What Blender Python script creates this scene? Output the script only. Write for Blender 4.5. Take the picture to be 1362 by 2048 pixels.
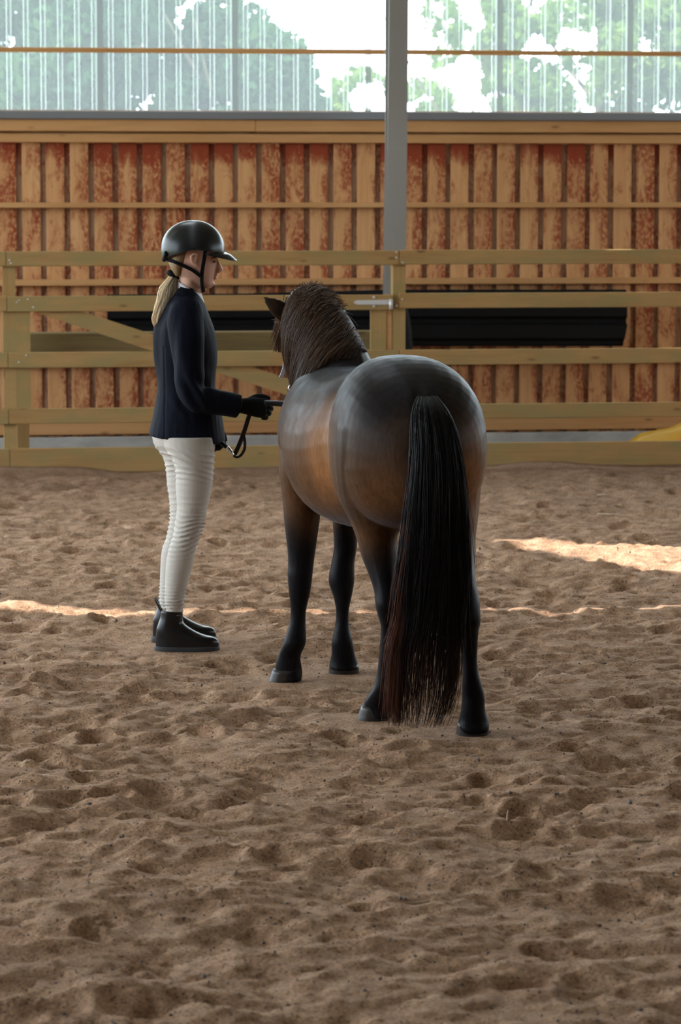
import bpy, math, random
import numpy as np
from mathutils import Vector, Matrix

random.seed(7)
rng = np.random.default_rng(11)
scene = bpy.context.scene
for o in list(bpy.data.objects):
    bpy.data.objects.remove(o)
C = scene.collection

# ------------------------------------------------------------------ camera
FPX = 6200.0                      # focal length in pixels of the 1362x2048 frame
TILT = math.radians(5.82)
CAM_H = 1.83
cam_data = bpy.data.cameras.new('camera')
cam = bpy.data.objects.new('camera', cam_data)
C.objects.link(cam)
cam.location = (0, 0, CAM_H)
cam.rotation_euler = (math.radians(90) - TILT, 0, 0)
cam_data.sensor_fit = 'VERTICAL'
cam_data.sensor_height = 23.6
cam_data.lens = FPX / 2048 * 23.6
cam_data.clip_end = 300
cam_data.dof.use_dof = True
cam_data.dof.focus_distance = 11.4
cam_data.dof.aperture_fstop = 4.6
scene.camera = cam

# ------------------------------------------------------------------ sky, sun, exposure
world = bpy.data.worlds.new('sky')
scene.world = world
world.use_nodes = True
bg = world.node_tree.nodes['Background']
bg.inputs[0].default_value = (0.80, 0.91, 1.0, 1)
bg.inputs[1].default_value = 9.0
sun_data = bpy.data.lights.new('sun', 'SUN')
sun_data.energy = 16.0
sun_data.angle = math.radians(0.53)
sun_data.color = (1.0, 0.96, 0.90)
sun = bpy.data.objects.new('sun', sun_data)
C.objects.link(sun)
SUN_EL = math.radians(60)
sun.rotation_euler = Vector((math.cos(SUN_EL), 0.0, -math.sin(SUN_EL))).to_track_quat('-Z', 'Y').to_euler()
scene.view_settings.view_transform = 'Standard'
scene.view_settings.look = 'None'
scene.view_settings.gamma = 1.0
scene.view_settings.exposure = -0.22
scene.view_settings.use_curve_mapping = False
scene.cycles.use_denoising = True
scene.cycles.max_bounces = 8
scene.cycles.transparent_max_bounces = 16

# ------------------------------------------------------------------ geometry helpers
CT, ST = math.cos(TILT), math.sin(TILT)
def ray(u, v):
    dv = 1024.0 - v
    return np.array([u - 681.0, FPX * CT + dv * ST, -FPX * ST + dv * CT])
def P(u, v, Y):
    """point at distance Y whose picture position is u, v"""
    d = ray(u, v)
    k = Y / d[1]
    return np.array([d[0] * k, Y, CAM_H + d[2] * k])
def gy(v):
    d = ray(681, v)
    return -CAM_H / d[2] * d[1]
def pxm(Y):
    return FPX / Y

def new_mesh(name, verts, faces):
    me = bpy.data.meshes.new(name)
    verts = np.asarray(verts, dtype=np.float32)
    if isinstance(faces, np.ndarray):
        nf, k = faces.shape
        me.vertices.add(len(verts)); me.vertices.foreach_set('co', verts.ravel())
        me.loops.add(nf * k); me.loops.foreach_set('vertex_index', faces.astype(np.int32).ravel())
        me.polygons.add(nf)
        me.polygons.foreach_set('loop_start', np.arange(0, nf * k, k, dtype=np.int32))
        me.polygons.foreach_set('loop_total', np.full(nf, k, dtype=np.int32))
        me.update(calc_edges=True)
    else:
        me.from_pydata([tuple(map(float, p)) for p in verts], [], faces)
        me.update()
    return me

def link(name, me, mat=None, parent=None, smooth=False):
    o = bpy.data.objects.new(name, me)
    C.objects.link(o)
    if mat is not None and me is not None and len(me.materials) == 0:
        me.materials.append(mat)
    if parent is not None:
        o.parent = parent
    if smooth and me is not None:
        me.polygons.foreach_set('use_smooth', np.ones(len(me.polygons), dtype=bool))
    return o

def tag(o, label=None, cat=None, group=None, kind=None):
    if label: o['label'] = label
    if cat: o['category'] = cat
    if group: o['group'] = group
    if kind: o['kind'] = kind
    return o

def empty(name, loc=(0, 0, 0), rz=0.0):
    o = bpy.data.objects.new(name, None)
    C.objects.link(o)
    o.location = loc
    o.rotation_euler = (0, 0, rz)
    return o

class MB:
    """collects verts and faces of one part"""
    def __init__(s):
        s.v = []; s.f = []
    def add(s, verts, faces):
        b = len(s.v)
        s.v += [tuple(map(float, p)) for p in verts]
        s.f += [tuple(int(i) + b for i in f) for f in faces]
        return s
    def box(s, x0, x1, y0, y1, z0, z1, bev=0.0):
        if bev <= 0:
            vs = [(x0,y0,z0),(x1,y0,z0),(x1,y1,z0),(x0,y1,z0),(x0,y0,z1),(x1,y0,z1),(x1,y1,z1),(x0,y1,z1)]
            return s.add(vs, [(0,3,2,1),(4,5,6,7),(0,1,5,4),(1,2,6,5),(2,3,7,6),(3,0,4,7)])
        # bevelled along the long edges of the x direction
        b = bev
        prof = [(y0+b,z0),(y1-b,z0),(y1,z0+b),(y1,z1-b),(y1-b,z1),(y0+b,z1),(y0,z1-b),(y0,z0+b)]
        n = len(prof)
        vs = [(x0,y,z) for y,z in prof] + [(x1,y,z) for y,z in prof]
        fs = [(i,(i+1)%n,n+(i+1)%n,n+i) for i in range(n)] + [tuple(range(n))[::-1], tuple(range(n,2*n))]
        return s.add(vs, fs)
    def loft(s, rings, cap=True, closed=True):
        rings = [np.asarray(r) for r in rings]
        n = len(rings[0]); vs = np.concatenate(rings); fs = []
        for i in range(len(rings) - 1):
            for j in range(n if closed else n - 1):
                k = (j + 1) % n
                fs.append((i*n+j, i*n+k, (i+1)*n+k, (i+1)*n+j))
        vs = list(vs)
        if cap:
            vs.append(rings[0].mean(0)); c = len(vs) - 1
            fs += [(c, (j+1) % n, j) for j in range(n)]
            vs.append(rings[-1].mean(0)); c = len(vs) - 1; b = (len(rings)-1)*n
            fs += [(c, b+j, b+(j+1) % n) for j in range(n)]
        return s.add(vs, fs)
    def build(s, name, mat, parent=None, smooth=False):
        return link(name, new_mesh(name, s.v, s.f), mat, parent, smooth)

def catmull(arr, sub):
    a = np.asarray(arr, dtype=float)
    n = len(a); out = []
    for i in range(n - 1):
        p0 = a[max(i-1, 0)]; p1 = a[i]; p2 = a[i+1]; p3 = a[min(i+2, n-1)]
        for k in range(sub):
            t = k / sub
            out.append(0.5*((2*p1)+(-p0+p2)*t+(2*p0-5*p1+4*p2-p3)*t*t+(-p0+3*p1-3*p2+p3)*t**3))
    out.append(a[-1])
    return np.array(out)

def ell(c, A, B, n=20, p=2.0):
    """super-ellipse ring around c with half axes A, B (vectors)"""
    th = np.linspace(0, 2*math.pi, n, endpoint=False)
    cs, sn = np.cos(th), np.sin(th)
    cs = np.sign(cs)*np.abs(cs)**(2/p); sn = np.sign(sn)*np.abs(sn)**(2/p)
    return np.asarray(c)[None] + cs[:, None]*np.asarray(A)[None] + sn[:, None]*np.asarray(B)[None]

def rows_rings(rows, n=20, sub=3, p=2.0):
    """rows of (v, u_left, u_right, Y, half depth): level rings at real distance Y"""
    q = []
    for (v, ul, ur, Y, d) in rows:
        a = P(ul, v, Y); b = P(ur, v, Y)
        q.append([(a[0]+b[0])/2, Y, (a[2]+b[2])/2, (b[0]-a[0])/2, d])
    q = catmull(q, sub)
    return [ell(r[:3], (r[3],0,0), (0,r[4],0), n, p) for r in q]

def tube_rings(pts, rad, n=12, sub=4, ratio=1.0, flat_dir=None):
    a = np.array([list(p) + [r] for p, r in zip(pts, rad)])
    a = catmull(a, sub) if len(a) > 2 else a
    c = a[:, :3]; r = a[:, 3]
    T = np.gradient(c, axis=0); T /= np.linalg.norm(T, axis=1)[:, None] + 1e-9
    rings = []
    ref = np.array(flat_dir if flat_dir is not None else (0, 0, 1.0))
    if flat_dir is None and abs(T[0] @ ref) > 0.85: ref = np.array((0, 1.0, 0))
    prev = None
    for i in range(len(c)):
        x = np.cross(ref, T[i]) if prev is None or flat_dir is not None else prev - T[i]*(prev @ T[i])
        if np.linalg.norm(x) < 1e-6: x = np.array((1.0, 0, 0))
        x /= np.linalg.norm(x); y = np.cross(T[i], x); prev = x
        rings.append(ell(c[i], x*r[i]*ratio, y*r[i], n))
    return rings

def fuse(name, mb, voxel, it, mat, parent, inflate=0.0):
    """one continuous skin over overlapping closed volumes"""
    o = mb.build(name, mat, parent)
    m = o.modifiers.new('r', 'REMESH'); m.mode = 'VOXEL'; m.voxel_size = voxel; m.adaptivity = 0.0
    if it:
        s = o.modifiers.new('s', 'SMOOTH'); s.factor = 0.5; s.iterations = it
    dg = bpy.context.evaluated_depsgraph_get()
    me = bpy.data.meshes.new_from_object(o.evaluated_get(dg))
    o.modifiers.clear()
    old = o.data; o.data = me; bpy.data.meshes.remove(old)
    if inflate:
        displace(o, lambda co, no: np.full(len(co), inflate))
    me.name = name
    if len(me.materials) == 0 or me.materials[0] is None:
        me.materials.clear(); me.materials.append(mat)
    me.polygons.foreach_set('use_smooth', np.ones(len(me.polygons), dtype=bool))
    return o

def get_co(me):
    co = np.empty(len(me.vertices)*3, dtype=np.float32); me.vertices.foreach_get('co', co)
    return co.reshape(-1, 3).astype(float)
def get_no(me):
    no = np.empty(len(me.vertices)*3, dtype=np.float32); me.vertex_normals.foreach_get('vector', no)
    return no.reshape(-1, 3).astype(float)
def displace(o, fn):
    me = o.data; co = get_co(me); no = get_no(me)
    co = co + no*fn(co, no)[:, None]
    me.vertices.foreach_set('co', co.astype(np.float32).ravel()); me.update()

def strands(paths, r0, r1, name, mat, parent, rootfrac=0.0):
    """paths (N,K,3) -> thin tapered three sided hairs in one mesh"""
    N, K, _ = paths.shape
    T = np.gradient(paths, axis=1); T /= np.linalg.norm(T, axis=2, keepdims=True) + 1e-9
    ref = rng.normal(size=(N, 1, 3)); X = np.cross(T, ref); X /= np.linalg.norm(X, axis=2, keepdims=True) + 1e-9
    Y = np.cross(T, X)
    rad = np.linspace(r0, r1, K)[None, :, None]
    V = np.stack([paths + rad*(X*math.cos(a) + Y*math.sin(a)) for a in (0, 2.0944, 4.1888)], axis=2)
    base = (np.arange(N)[:, None, None]*K + np.arange(K-1)[None, :, None])*3
    j = np.arange(3)[None, None, :]; k = (j + 1) % 3
    F = np.stack([base+j, base+k, base+3+k, base+3+j], axis=-1).reshape(-1, 4)
    o = link(name, new_mesh(name, V.reshape(-1, 3), F), mat, parent, True)
    return o

# ---- numpy noise
def _h(ix, iy, seed):
    n = (ix.astype(np.int64)*374761393 + iy.astype(np.int64)*668265263 + seed*1442695041) & 0xffffffff
    n = ((n ^ (n >> 13))*1274126177) & 0xffffffff
    return ((n ^ (n >> 16)) & 0xffff)/65535.0
def vnoise(x, y, seed=0):
    ix = np.floor(x); iy = np.floor(y); fx = x-ix; fy = y-iy
    fx = fx*fx*fx*(fx*(fx*6-15)+10); fy = fy*fy*fy*(fy*(fy*6-15)+10)
    a = _h(ix, iy, seed); b = _h(ix+1, iy, seed); c = _h(ix, iy+1, seed); d = _h(ix+1, iy+1, seed)
    return (a*(1-fx)+b*fx)*(1-fy)+(c*(1-fx)+d*fx)*fy - 0.5
def sstep(a, b, x):
    t = np.clip((x-a)/(b-a), 0, 1)
    return t*t*(3-2*t)

# ------------------------------------------------------------------ materials
def mat(name, col=(0.5,0.5,0.5), rough=0.6, metal=0.0, spec=0.5):
    m = bpy.data.materials.new(name); m.use_nodes = True
    b = m.node_tree.nodes['Principled BSDF']
    b.inputs['Base Color'].default_value = (*col, 1); b.inputs['Roughness'].default_value = rough
    b.inputs['Metallic'].default_value = metal; b.inputs['Specular IOR Level'].default_value = spec
    return m
class N:
    def __init__(s, m):
        s.t = m.node_tree; s.b = s.t.nodes['Principled BSDF']; s.out = s.t.nodes['Material Output']
    def n(s, typ, **kw):
        x = s.t.nodes.new(typ)
        for k, val in kw.items():
            if k in x.inputs: x.inputs[k].default_value = val
            else: setattr(x, k, val)
        return x
    def l(s, a, b): s.t.links.new(a, b)
    def coords(s, scale=(1,1,1), kind='Object', rnd=False):
        tc = s.n('ShaderNodeTexCoord'); mp = s.n('ShaderNodeMapping'); mp.inputs['Scale'].default_value = scale
        s.l(tc.outputs[kind], mp.inputs['Vector'])
        if rnd:
            oi = s.n('ShaderNodeObjectInfo'); mu = s.n('ShaderNodeMath', operation='MULTIPLY'); mu.inputs[1].default_value = 61.7
            s.l(oi.outputs['Random'], mu.inputs[0])
            cb = s.n('ShaderNodeCombineXYZ')
            for i in range(3): s.l(mu.outputs[0], cb.inputs[i])
            s.l(cb.outputs[0], mp.inputs['Location'])
        return mp.outputs[0]
    def noise(s, vec, scale=5.0, detail=4.0, rough=0.55, dist=0.0):
        x = s.n('ShaderNodeTexNoise'); x.inputs['Scale'].default_value = scale; x.inputs['Detail'].default_value = detail
        x.inputs['Roughness'].default_value = rough; x.inputs['Distortion'].default_value = dist
        s.l(vec, x.inputs['Vector']); return x.outputs['Fac']
    def ramp(s, fac, stops, interp='LINEAR'):
        x = s.n('ShaderNodeValToRGB'); e = x.color_ramp; e.interpolation = interp
        while len(e.elements) < len(stops): e.elements.new(0.5)
        for q, (p, c) in zip(e.elements, stops):
            q.position = p; q.color = (*c, 1) if len(c) == 3 else c
        s.l(fac, x.inputs[0]); return x.outputs[0]
    def mix(s, fac, a, b, blend='MIX'):
        x = s.n('ShaderNodeMix', data_type='RGBA', blend_type=blend)
        for i, val in ((0, fac), (6, a), (7, b)):
            if hasattr(val, 'is_output') or hasattr(val, 'links'): s.l(val, x.inputs[i])
            elif i == 0: x.inputs[0].default_value = val
            else: x.inputs[i].default_value = (*val, 1)
        return x.outputs[2]
    def math(s, op, a, b=None):
        x = s.n('ShaderNodeMath', operation=op)
        for i, val in ((0, a), (1, b)):
            if val is None: continue
            if hasattr(val, 'links'): s.l(val, x.inputs[i])
            else: x.inputs[i].default_value = val
        return x.outputs[0]
    def bump(s, h, strength=0.3, dist=0.01):
        x = s.n('ShaderNodeBump'); x.inputs['Strength'].default_value = strength; x.inputs['Distance'].default_value = dist
        s.l(h, x.inputs['Height']); s.l(x.outputs[0], s.b.inputs['Normal'])
    def base(s, c): s.l(c, s.b.inputs['Base Color'])

def wood(name, c1, c2, c3, axis=0, scale=1.0, knots=True, green=None):
    m = mat(name, c1, 0.75, spec=0.25); q = N(m)
    sc = [26.0*scale]*3; sc[axis] = 1.6*scale
    v = q.coords(tuple(sc), rnd=True)
    g = q.noise(v, 1.0, 5, 0.6, 0.6)
    col = q.ramp(g, [(0.25, c2), (0.5, c1), (0.75, c3)])
    v2 = q.coords((1.3, 1.3, 1.3), rnd=True)
    big = q.noise(v2, 1.0, 2, 0.5)
    col = q.mix(q.ramp(big, [(0.35, (0,0,0)), (0.65, (0.5,0.5,0.5))]), col, c3)
    if green:
        v3 = q.coords((3.0, 3.0, 9.0), rnd=True)
        gg = q.noise(v3, 1.0, 3, 0.5)
        col = q.mix(q.ramp(gg, [(0.42, (0,0,0)), (0.62, (0.75,0.75,0.75))]), col, green)
    if knots:
        ks = [9.0]*3; ks[axis] = 3.2
        vo = q.n('ShaderNodeTexVoronoi'); vo.inputs['Scale'].default_value = 1.0
        q.l(q.coords(tuple(ks), rnd=True), vo.inputs['Vector'])
        k = q.ramp(vo.outputs['Distance'], [(0.05, (1,1,1)), (0.14, (0,0,0))])
        col = q.mix(q.math('MULTIPLY', k, 0.6), col, tuple(x*0.35 for x in c2))
    q.base(col); q.bump(g, 0.25, 0.004)
    return m

M = {}
M['fence'] = wood('treated_pine', (0.32,0.185,0.070), (0.235,0.13,0.048), (0.37,0.225,0.09), 0, green=(0.25,0.19,0.078))
M['fence_v'] = wood('treated_pine_upright', (0.32,0.195,0.075), (0.25,0.145,0.055), (0.36,0.23,0.092), 2, green=(0.25,0.19,0.075))
M['girt'] = wood('planed_spruce', (0.49,0.255,0.105), (0.40,0.195,0.075), (0.54,0.30,0.135), 0, 0.8)
M['olive'] = wood('weathered_plank', (0.15,0.105,0.042), (0.10,0.07,0.03), (0.19,0.13,0.06), 0)

def cladding(name, base, light, red):
    m = mat(name, base, 0.8, spec=0.2); q = N(m)
    g = q.noise(q.coords((30,30,1.6), rnd=True), 1.0, 5, 0.6, 0.5)
    wood_c = q.ramp(g, [(0.3, base), (0.7, light)])
    # red paint that seeped through the joints: strong at the top, blotchy below
    blot = q.noise(q.coords((9,9,3.2), rnd=True), 1.0, 6, 0.68, 0.7)
    tc = q.n('ShaderNodeTexCoord'); sp = q.n('ShaderNodeSeparateXYZ'); q.l(tc.outputs['Object'], sp.inputs[0])
    top = q.n('ShaderNodeMapRange'); top.inputs['From Min'].default_value = 0.84; top.inputs['From Max'].default_value = 1.0
    top.inputs['To Min'].default_value = 0.0; top.inputs['To Max'].default_value = 0.30; q.l(sp.outputs[2], top.inputs['Value'])
    oi = q.n('ShaderNodeObjectInfo')
    lvl = q.math('MULTIPLY', oi.outputs['Random'], 0.17)
    edge = q.n('ShaderNodeMapRange'); edge.inputs['From Min'].default_value = -0.01; edge.inputs['From Max'].default_value = 0.065
    edge.inputs['To Min'].default_value = 0.0; edge.inputs['To Max'].default_value = 0.16; q.l(sp.outputs[0], edge.inputs['Value'])
    topn = q.math('MULTIPLY', q.math('MULTIPLY', top.outputs[0], q.math('ADD', 0.5, q.math('FRACT', q.math('MULTIPLY', oi.outputs['Random'], 5.7)))), q.math('GREATER_THAN', q.math('FRACT', q.math('MULTIPLY', oi.outputs['Random'], 17.3)), 0.45))
    s = q.math('ADD', q.math('ADD', blot, topn), q.math('ADD', lvl, edge.outputs[0]))
    k = q.ramp(s, [(0.55, (0,0,0)), (0.68, (0.72,0.72,0.72)), (0.82, (0.95,0.95,0.95))])
    fine = q.noise(q.coords((48,48,30), rnd=True), 1.0, 4, 0.65)
    k2 = q.math('MULTIPLY', k, q.ramp(q.math('ADD', fine, q.math('MULTIPLY', topn, 0.6)), [(0.38, (0.2,0.2,0.2)), (0.55, (1,1,1))]))
    q.base(q.mix(k2, wood_c, red)); q.bump(g, 0.2, 0.004)
    return m
M['clad'] = cladding('cladding_board_wood', (0.51,0.25,0.107), (0.62,0.345,0.163), (0.235,0.032,0.011))
M['clad_back'] = cladding('cladding_cover_wood', (0.31,0.185,0.115), (0.38,0.25,0.165), (0.17,0.03,0.012))
M['concrete'] = mat('concrete', (0.40,0.39,0.37), 0.9)
q = N(M['concrete']); q.base(q.ramp(q.noise(q.coords((3,3,6)), 1.0, 6, 0.6), [(0.3,(0.30,0.29,0.28)),(0.7,(0.50,0.48,0.46))]))
M['steel'] = mat('grey_painted_steel', (0.24,0.225,0.215), 0.45, 0.0, 0.5)
q = N(M['steel']); q.base(q.ramp(q.noise(q.coords((1,1,0.6)), 2.0, 4), [(0.3,(0.215,0.20,0.19)),(0.7,(0.27,0.255,0.245))]))
M['rail_steel'] = mat('galvanised_rail', (0.24,0.25,0.28), 0.35, 0.4)
M['galv'] = mat('galvanised_hinge', (0.62,0.63,0.65), 0.45, 0.5)
M['black_sheet'] = mat('black_plastic', (0.005,0.005,0.006), 0.55, spec=0.15)
M['yellow'] = mat('yellow_tarpaulin', (0.55,0.30,0.02), 0.45)
q = N(M['yellow']); q.bump(q.noise(q.coords((6,6,6)), 1.0, 3), 0.3, 0.02)
M['red_cloth'] = mat('red_fabric', (0.75,0.10,0.04), 0.7)
M['roof'] = mat('roof_sheet', (0.45,0.43,0.40), 0.7)
M['wall_plain'] = mat('plain_board_wall', (0.40,0.24,0.12), 0.8)
M['grass'] = mat('grass', (0.10,0.16,0.04), 0.9)

# sand
M['sand'] = mat('arena_sand', (0.40,0.26,0.17), 0.95, spec=0.12)
q = N(M['sand'])
vv = q.coords((1,1,1))
n1 = q.noise(vv, 1.7, 3, 0.6); n2 = q.noise(vv, 9.0, 4, 0.7); n3 = q.noise(vv, 110.0, 3, 0.7)
c = q.ramp(n2, [(0.32,(0.212,0.119,0.070)), (0.50,(0.345,0.209,0.131)), (0.70,(0.465,0.308,0.204))])
c = q.mix(q.ramp(n1, [(0.35,(0,0,0)),(0.65,(0.45,0.45,0.45))]), c, (0.27,0.165,0.102))
grain = q.ramp(n3, [(0.34,(0.30,0.30,0.32)), (0.45,(0.95,0.95,0.95)), (0.58,(1.05,1.05,1.05)), (0.68,(1.55,1.5,1.45))])
c = q.mix(1.0, c, grain, 'MULTIPLY')
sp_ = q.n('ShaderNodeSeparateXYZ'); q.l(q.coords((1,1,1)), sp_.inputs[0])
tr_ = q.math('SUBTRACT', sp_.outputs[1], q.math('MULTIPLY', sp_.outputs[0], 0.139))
fence_shade = q.n('ShaderNodeMapRange'); fence_shade.inputs['From Min'].default_value = 17.2; fence_shade.inputs['From Max'].default_value = 20.4; q.l(q.math('ADD', tr_, q.math('MULTIPLY', n1, 1.2)), fence_shade.inputs['Value'])
c = q.mix(q.math('MULTIPLY', fence_shade.outputs[0], 0.55), c, (0.115,0.062,0.040))  # shade of the fence painted into the sand colour, darker towards it
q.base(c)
vfine = q.noise(vv, 60.0, 4, 0.75)
q.bump(vfine, 0.7, 0.012)

# polycarbonate: clear sheet with a pale weathered film
def poly(name, film, tint):
    m = bpy.data.materials.new(name); m.use_nodes = True; t = m.node_tree
    t.nodes.clear()
    out = t.nodes.new('ShaderNodeOutputMaterial'); tr = t.nodes.new('ShaderNodeBsdfTransparent'); tl = t.nodes.new('ShaderNodeBsdfTranslucent')
    mx = t.nodes.new('ShaderNodeMixShader'); mx.inputs[0].default_value = film
    tr.inputs[0].default_value = (0.93,0.97,0.96,1); tl.inputs[0].default_value = (*tint, 1)
    t.links.new(tr.outputs[0], mx.inputs[1]); t.links.new(tl.outputs[0], mx.inputs[2]); t.links.new(mx.outputs[0], out.inputs[0])
    return m
M['poly'] = poly('clear_polycarbonate', 0.16, (0.70,0.77,0.81))
M['poly_rib'] = poly('polycarbonate_rib', 0.42, (0.74,0.82,0.84))
M['poly_lap'] = poly('polycarbonate_overlap', 0.80, (0.10,0.10,0.10))

# ------------------------------------------------------------------ floor of sand
feet = [(0.112,10.77),(0.449,10.47),(-0.206,11.63),(0.013,11.84),(-0.62,12.42),(-0.62,12.68)]
def axis_pts(lo, hi, d0, d1, step, far):
    return np.concatenate([np.linspace(lo, d0, far)[:-1], np.arange(d0, d1, step), np.linspace(d1, hi, far)])
gx = axis_pts(-9.5, 12.5, -2.9, 2.9, 0.0145, 24)
gyv = axis_pts(-8.0, 27.5, 6.2, 20.75, 0.0145, 30)
X, Y = np.meshgrid(gx, gyv)
wx = X + 0.10*vnoise(X*2.1, Y*2.1, 5); wy = Y + 0.12*vnoise(X*2.3, Y*2.3, 6)
H = 0.055*vnoise(wx*1.9, wy*2.2, 1) + 0.046*vnoise(wx*4.3, wy*5.2, 2)
r = 1 - 2*np.abs(vnoise(wx*5.2, wy*6.8, 8)); H += 0.026*(r-0.5)
H += 0.026*vnoise(wx*10, wy*11.5, 3) + 0.016*vnoise(wx*19, wy*21, 17) + 0.012*vnoise(X*27, Y*29, 4) + 0.004*vnoise(X*55, Y*55, 9)
def terrace(h, step, k):
    t = h/step; fl = np.floor(t); fr = t-fl
    return step*(fl + 0.25*fr + 0.75*sstep(0.5-k, 0.5+k, fr))
H = 0.78*(0.35*H + 0.65*terrace(H + 0.004*vnoise(X*18, Y*18, 14), 0.017, 0.13))
nd = 760
for (cx, cy, a, rr, dp) in zip(rng.uniform(-2.8,2.8,nd), 6.3+14.2*rng.uniform(0,1,nd)**1.15, rng.uniform(0,math.pi,nd), rng.uniform(0.045,0.085,nd), rng.uniform(0.010,0.028,nd)):
    i0, i1 = np.searchsorted(gyv, [cy-0.26, cy+0.26]); j0, j1 = np.searchsorted(gx, [cx-0.26, cx+0.26])
    sx = X[i0:i1, j0:j1]-cx; sy = Y[i0:i1, j0:j1]-cy
    px = sx*math.cos(a)+sy*math.sin(a); py = -sx*math.sin(a)+sy*math.cos(a)
    d = np.sqrt((px/rr)**2 + (py/(rr*0.78))**2)
    H[i0:i1, j0:j1] += -dp*np.exp(-(d**2)**2.6) + 0.5*dp*np.exp(-((d-1.28)/0.24)**2)*(0.6+0.6*np.sin(np.arctan2(py,px)+a))
for fx, fy in feet:
    d = np.hypot(X-fx, Y-fy); H = H*sstep(0.08, 0.34, d)
H -= H[(Y>7)&(Y<19)&(abs(X)<2.6)].mean()*0.8
fd = 20.62 + 0.139*X - Y      # distance in front of the fence board
H = H*sstep(-0.02, 0.35, fd)*(1) + 0.045*np.exp(-(np.clip(fd,0,9)/0.16)**2)*(0.7+1.2*vnoise(X*2.2, X*0+3, 21))
edge = np.maximum(sstep(2.9, 3.6, np.abs(X)), np.maximum(sstep(6.2,5.6,Y) if False else 0*X, sstep(20.9, 21.2, Y)))
H = H*(1-edge)
ny, nx = X.shape
ii = (np.arange(ny-1)[:, None]*nx + np.arange(nx-1)[None, :]).ravel()
F = np.stack([ii, ii+1, ii+nx+1, ii+nx], axis=1)
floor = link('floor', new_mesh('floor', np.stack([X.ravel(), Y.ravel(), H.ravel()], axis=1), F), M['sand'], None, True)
tag(floor, 'trampled brown sand floor of the riding arena', None, None, 'structure')
def ground_z(x, y):
    return float(H[np.clip(np.searchsorted(gyv, y), 0, ny-1), np.clip(np.searchsorted(gx, x), 0, nx-1)])

# grit lying loose on the sand (uncountable)
M['grit'] = mat('dark_grit', (0.12,0.10,0.095), 0.9)
ng = 9000
oct_v = np.array([(1,0,0),(-1,0,0),(0,1,0),(0,-1,0),(0,0,1),(0,0,-1)], float)
oct_f = np.array([(0,2,4),(2,1,4),(1,3,4),(3,0,4),(2,0,5),(1,2,5),(3,1,5),(0,3,5)])
gxp = rng.uniform(-1,1,ng); gyp = 6.3 + 11.5*rng.uniform(0,1,ng)**1.5
gxp = gxp*(0.15*gyp + 0.25)
keep = vnoise(gxp*1.6, gyp*1.6, 33) > -0.18 - 0.25*rng.uniform(0,1,ng)
gxp, gyp = gxp[keep], gyp[keep]; ng = len(gxp)
gs = rng.gamma(2.2, 0.0008, ng)+0.0010
iy_ = np.clip(np.searchsorted(gyv, gyp), 0, ny-1); ix_ = np.clip(np.searchsorted(gx, gxp), 0, nx-1)
base = np.stack([gxp, gyp, H[iy_, ix_] + gs*0.3], axis=1)
gv = base[:, None, :] + oct_v[None]*gs[:, None, None]*rng.uniform(0.6, 1.3, (ng, 6, 1))
gf = (np.arange(ng)[:, None, None]*6 + oct_f[None]).reshape(-1, 3)
grit = link('sand_grit', new_mesh('sand_grit', gv.reshape(-1,3), gf), M['grit'])
tag(grit, 'dark grit and small clods scattered over the sand', 'grit', None, 'stuff')

# ------------------------------------------------------------------ back wall (turned 7.9 degrees, its right end farther away)
TH = math.atan(0.139)
WD = np.array([math.cos(TH), math.sin(TH), 0]); WN = np.array([math.sin(TH), -math.cos(TH), 0])
def plane_hit(u, v, Y0, off=0.0):
    """local x and z on a plane parallel to the wall through (0, Y0); off moves it towards the viewer"""
    d = ray(u, v); o = np.array([0, Y0, 0]) + WN*off
    k = (WN @ (o - np.array([0,0,CAM_H]))) / (WN @ d)
    p = np.array([0,0,CAM_H]) + d*k
    return (p - np.array([0, Y0, 0])) @ WD, p[2]
YW, YF = 22.6, 20.7
def wz(v, off=0.0, u=681, Y0=YW): return plane_hit(u, v, Y0, off)[1]
def wxp(u, off=0.0, v=600, Y0=YW): return plane_hit(u, v, Y0, off)[0]

zsill = wz(223); ztop_clad = wz(282); zclad0 = wz(868)
wall_back = empty('wall_back', (0, YW, 0), TH)
tag(wall_back, 'orange board wall with red paint stains and clear sheet windows above', None, None, 'structure')
# local y grows away from the viewer; WN is -y
WX0, WX1 = -7.2, 7.4
def wbox(name, x0, x1, y0, y1, z0, z1, m, bev=0.004, parent=wall_back):
    return MB().box(x0, x1, y0, y1, z0, z1, bev).build(name, m, parent)
pitch = (wxp(1250/4.54) - wxp(595/4.54))/3
bw = pitch*0.755
x_first = wxp(131.1+0.0)   # left edge of a recessed strip
# one shared board mesh for the front layer, one for the covering strips behind
def vboard(name, w, t, z0, z1):
    b = 0.003; zc = (z0+z1)/2
    prof = [(-w/2+b,-t/2),(w/2-b,-t/2),(w/2,-t/2+b),(w/2,t/2),(-w/2,t/2),(-w/2,-t/2+b)]
    vs = [(x,y,z0-zc) for x,y in prof]+[(x,y,z1-zc) for x,y in prof]; n = 6
    fs = [(i,(i+1)%n,n+(i+1)%n,n+i) for i in range(n)]+[tuple(range(n))[::-1], tuple(range(n,2*n))]
    return new_mesh(name, vs, fs), zc
me_f, zc_f = vboard('cladding_board', bw, 0.022, zclad0, ztop_clad+0.05)
me_f.materials.append(M['clad'])
me_b, zc_b = vboard('cover_board', pitch*0.62, 0.022, zclad0, ztop_clad+0.05)
me_b.materials.append(M['clad_back'])
k0 = int((WX0 - x_first)/pitch); k1 = int((WX1 - x_first)/pitch)
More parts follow.
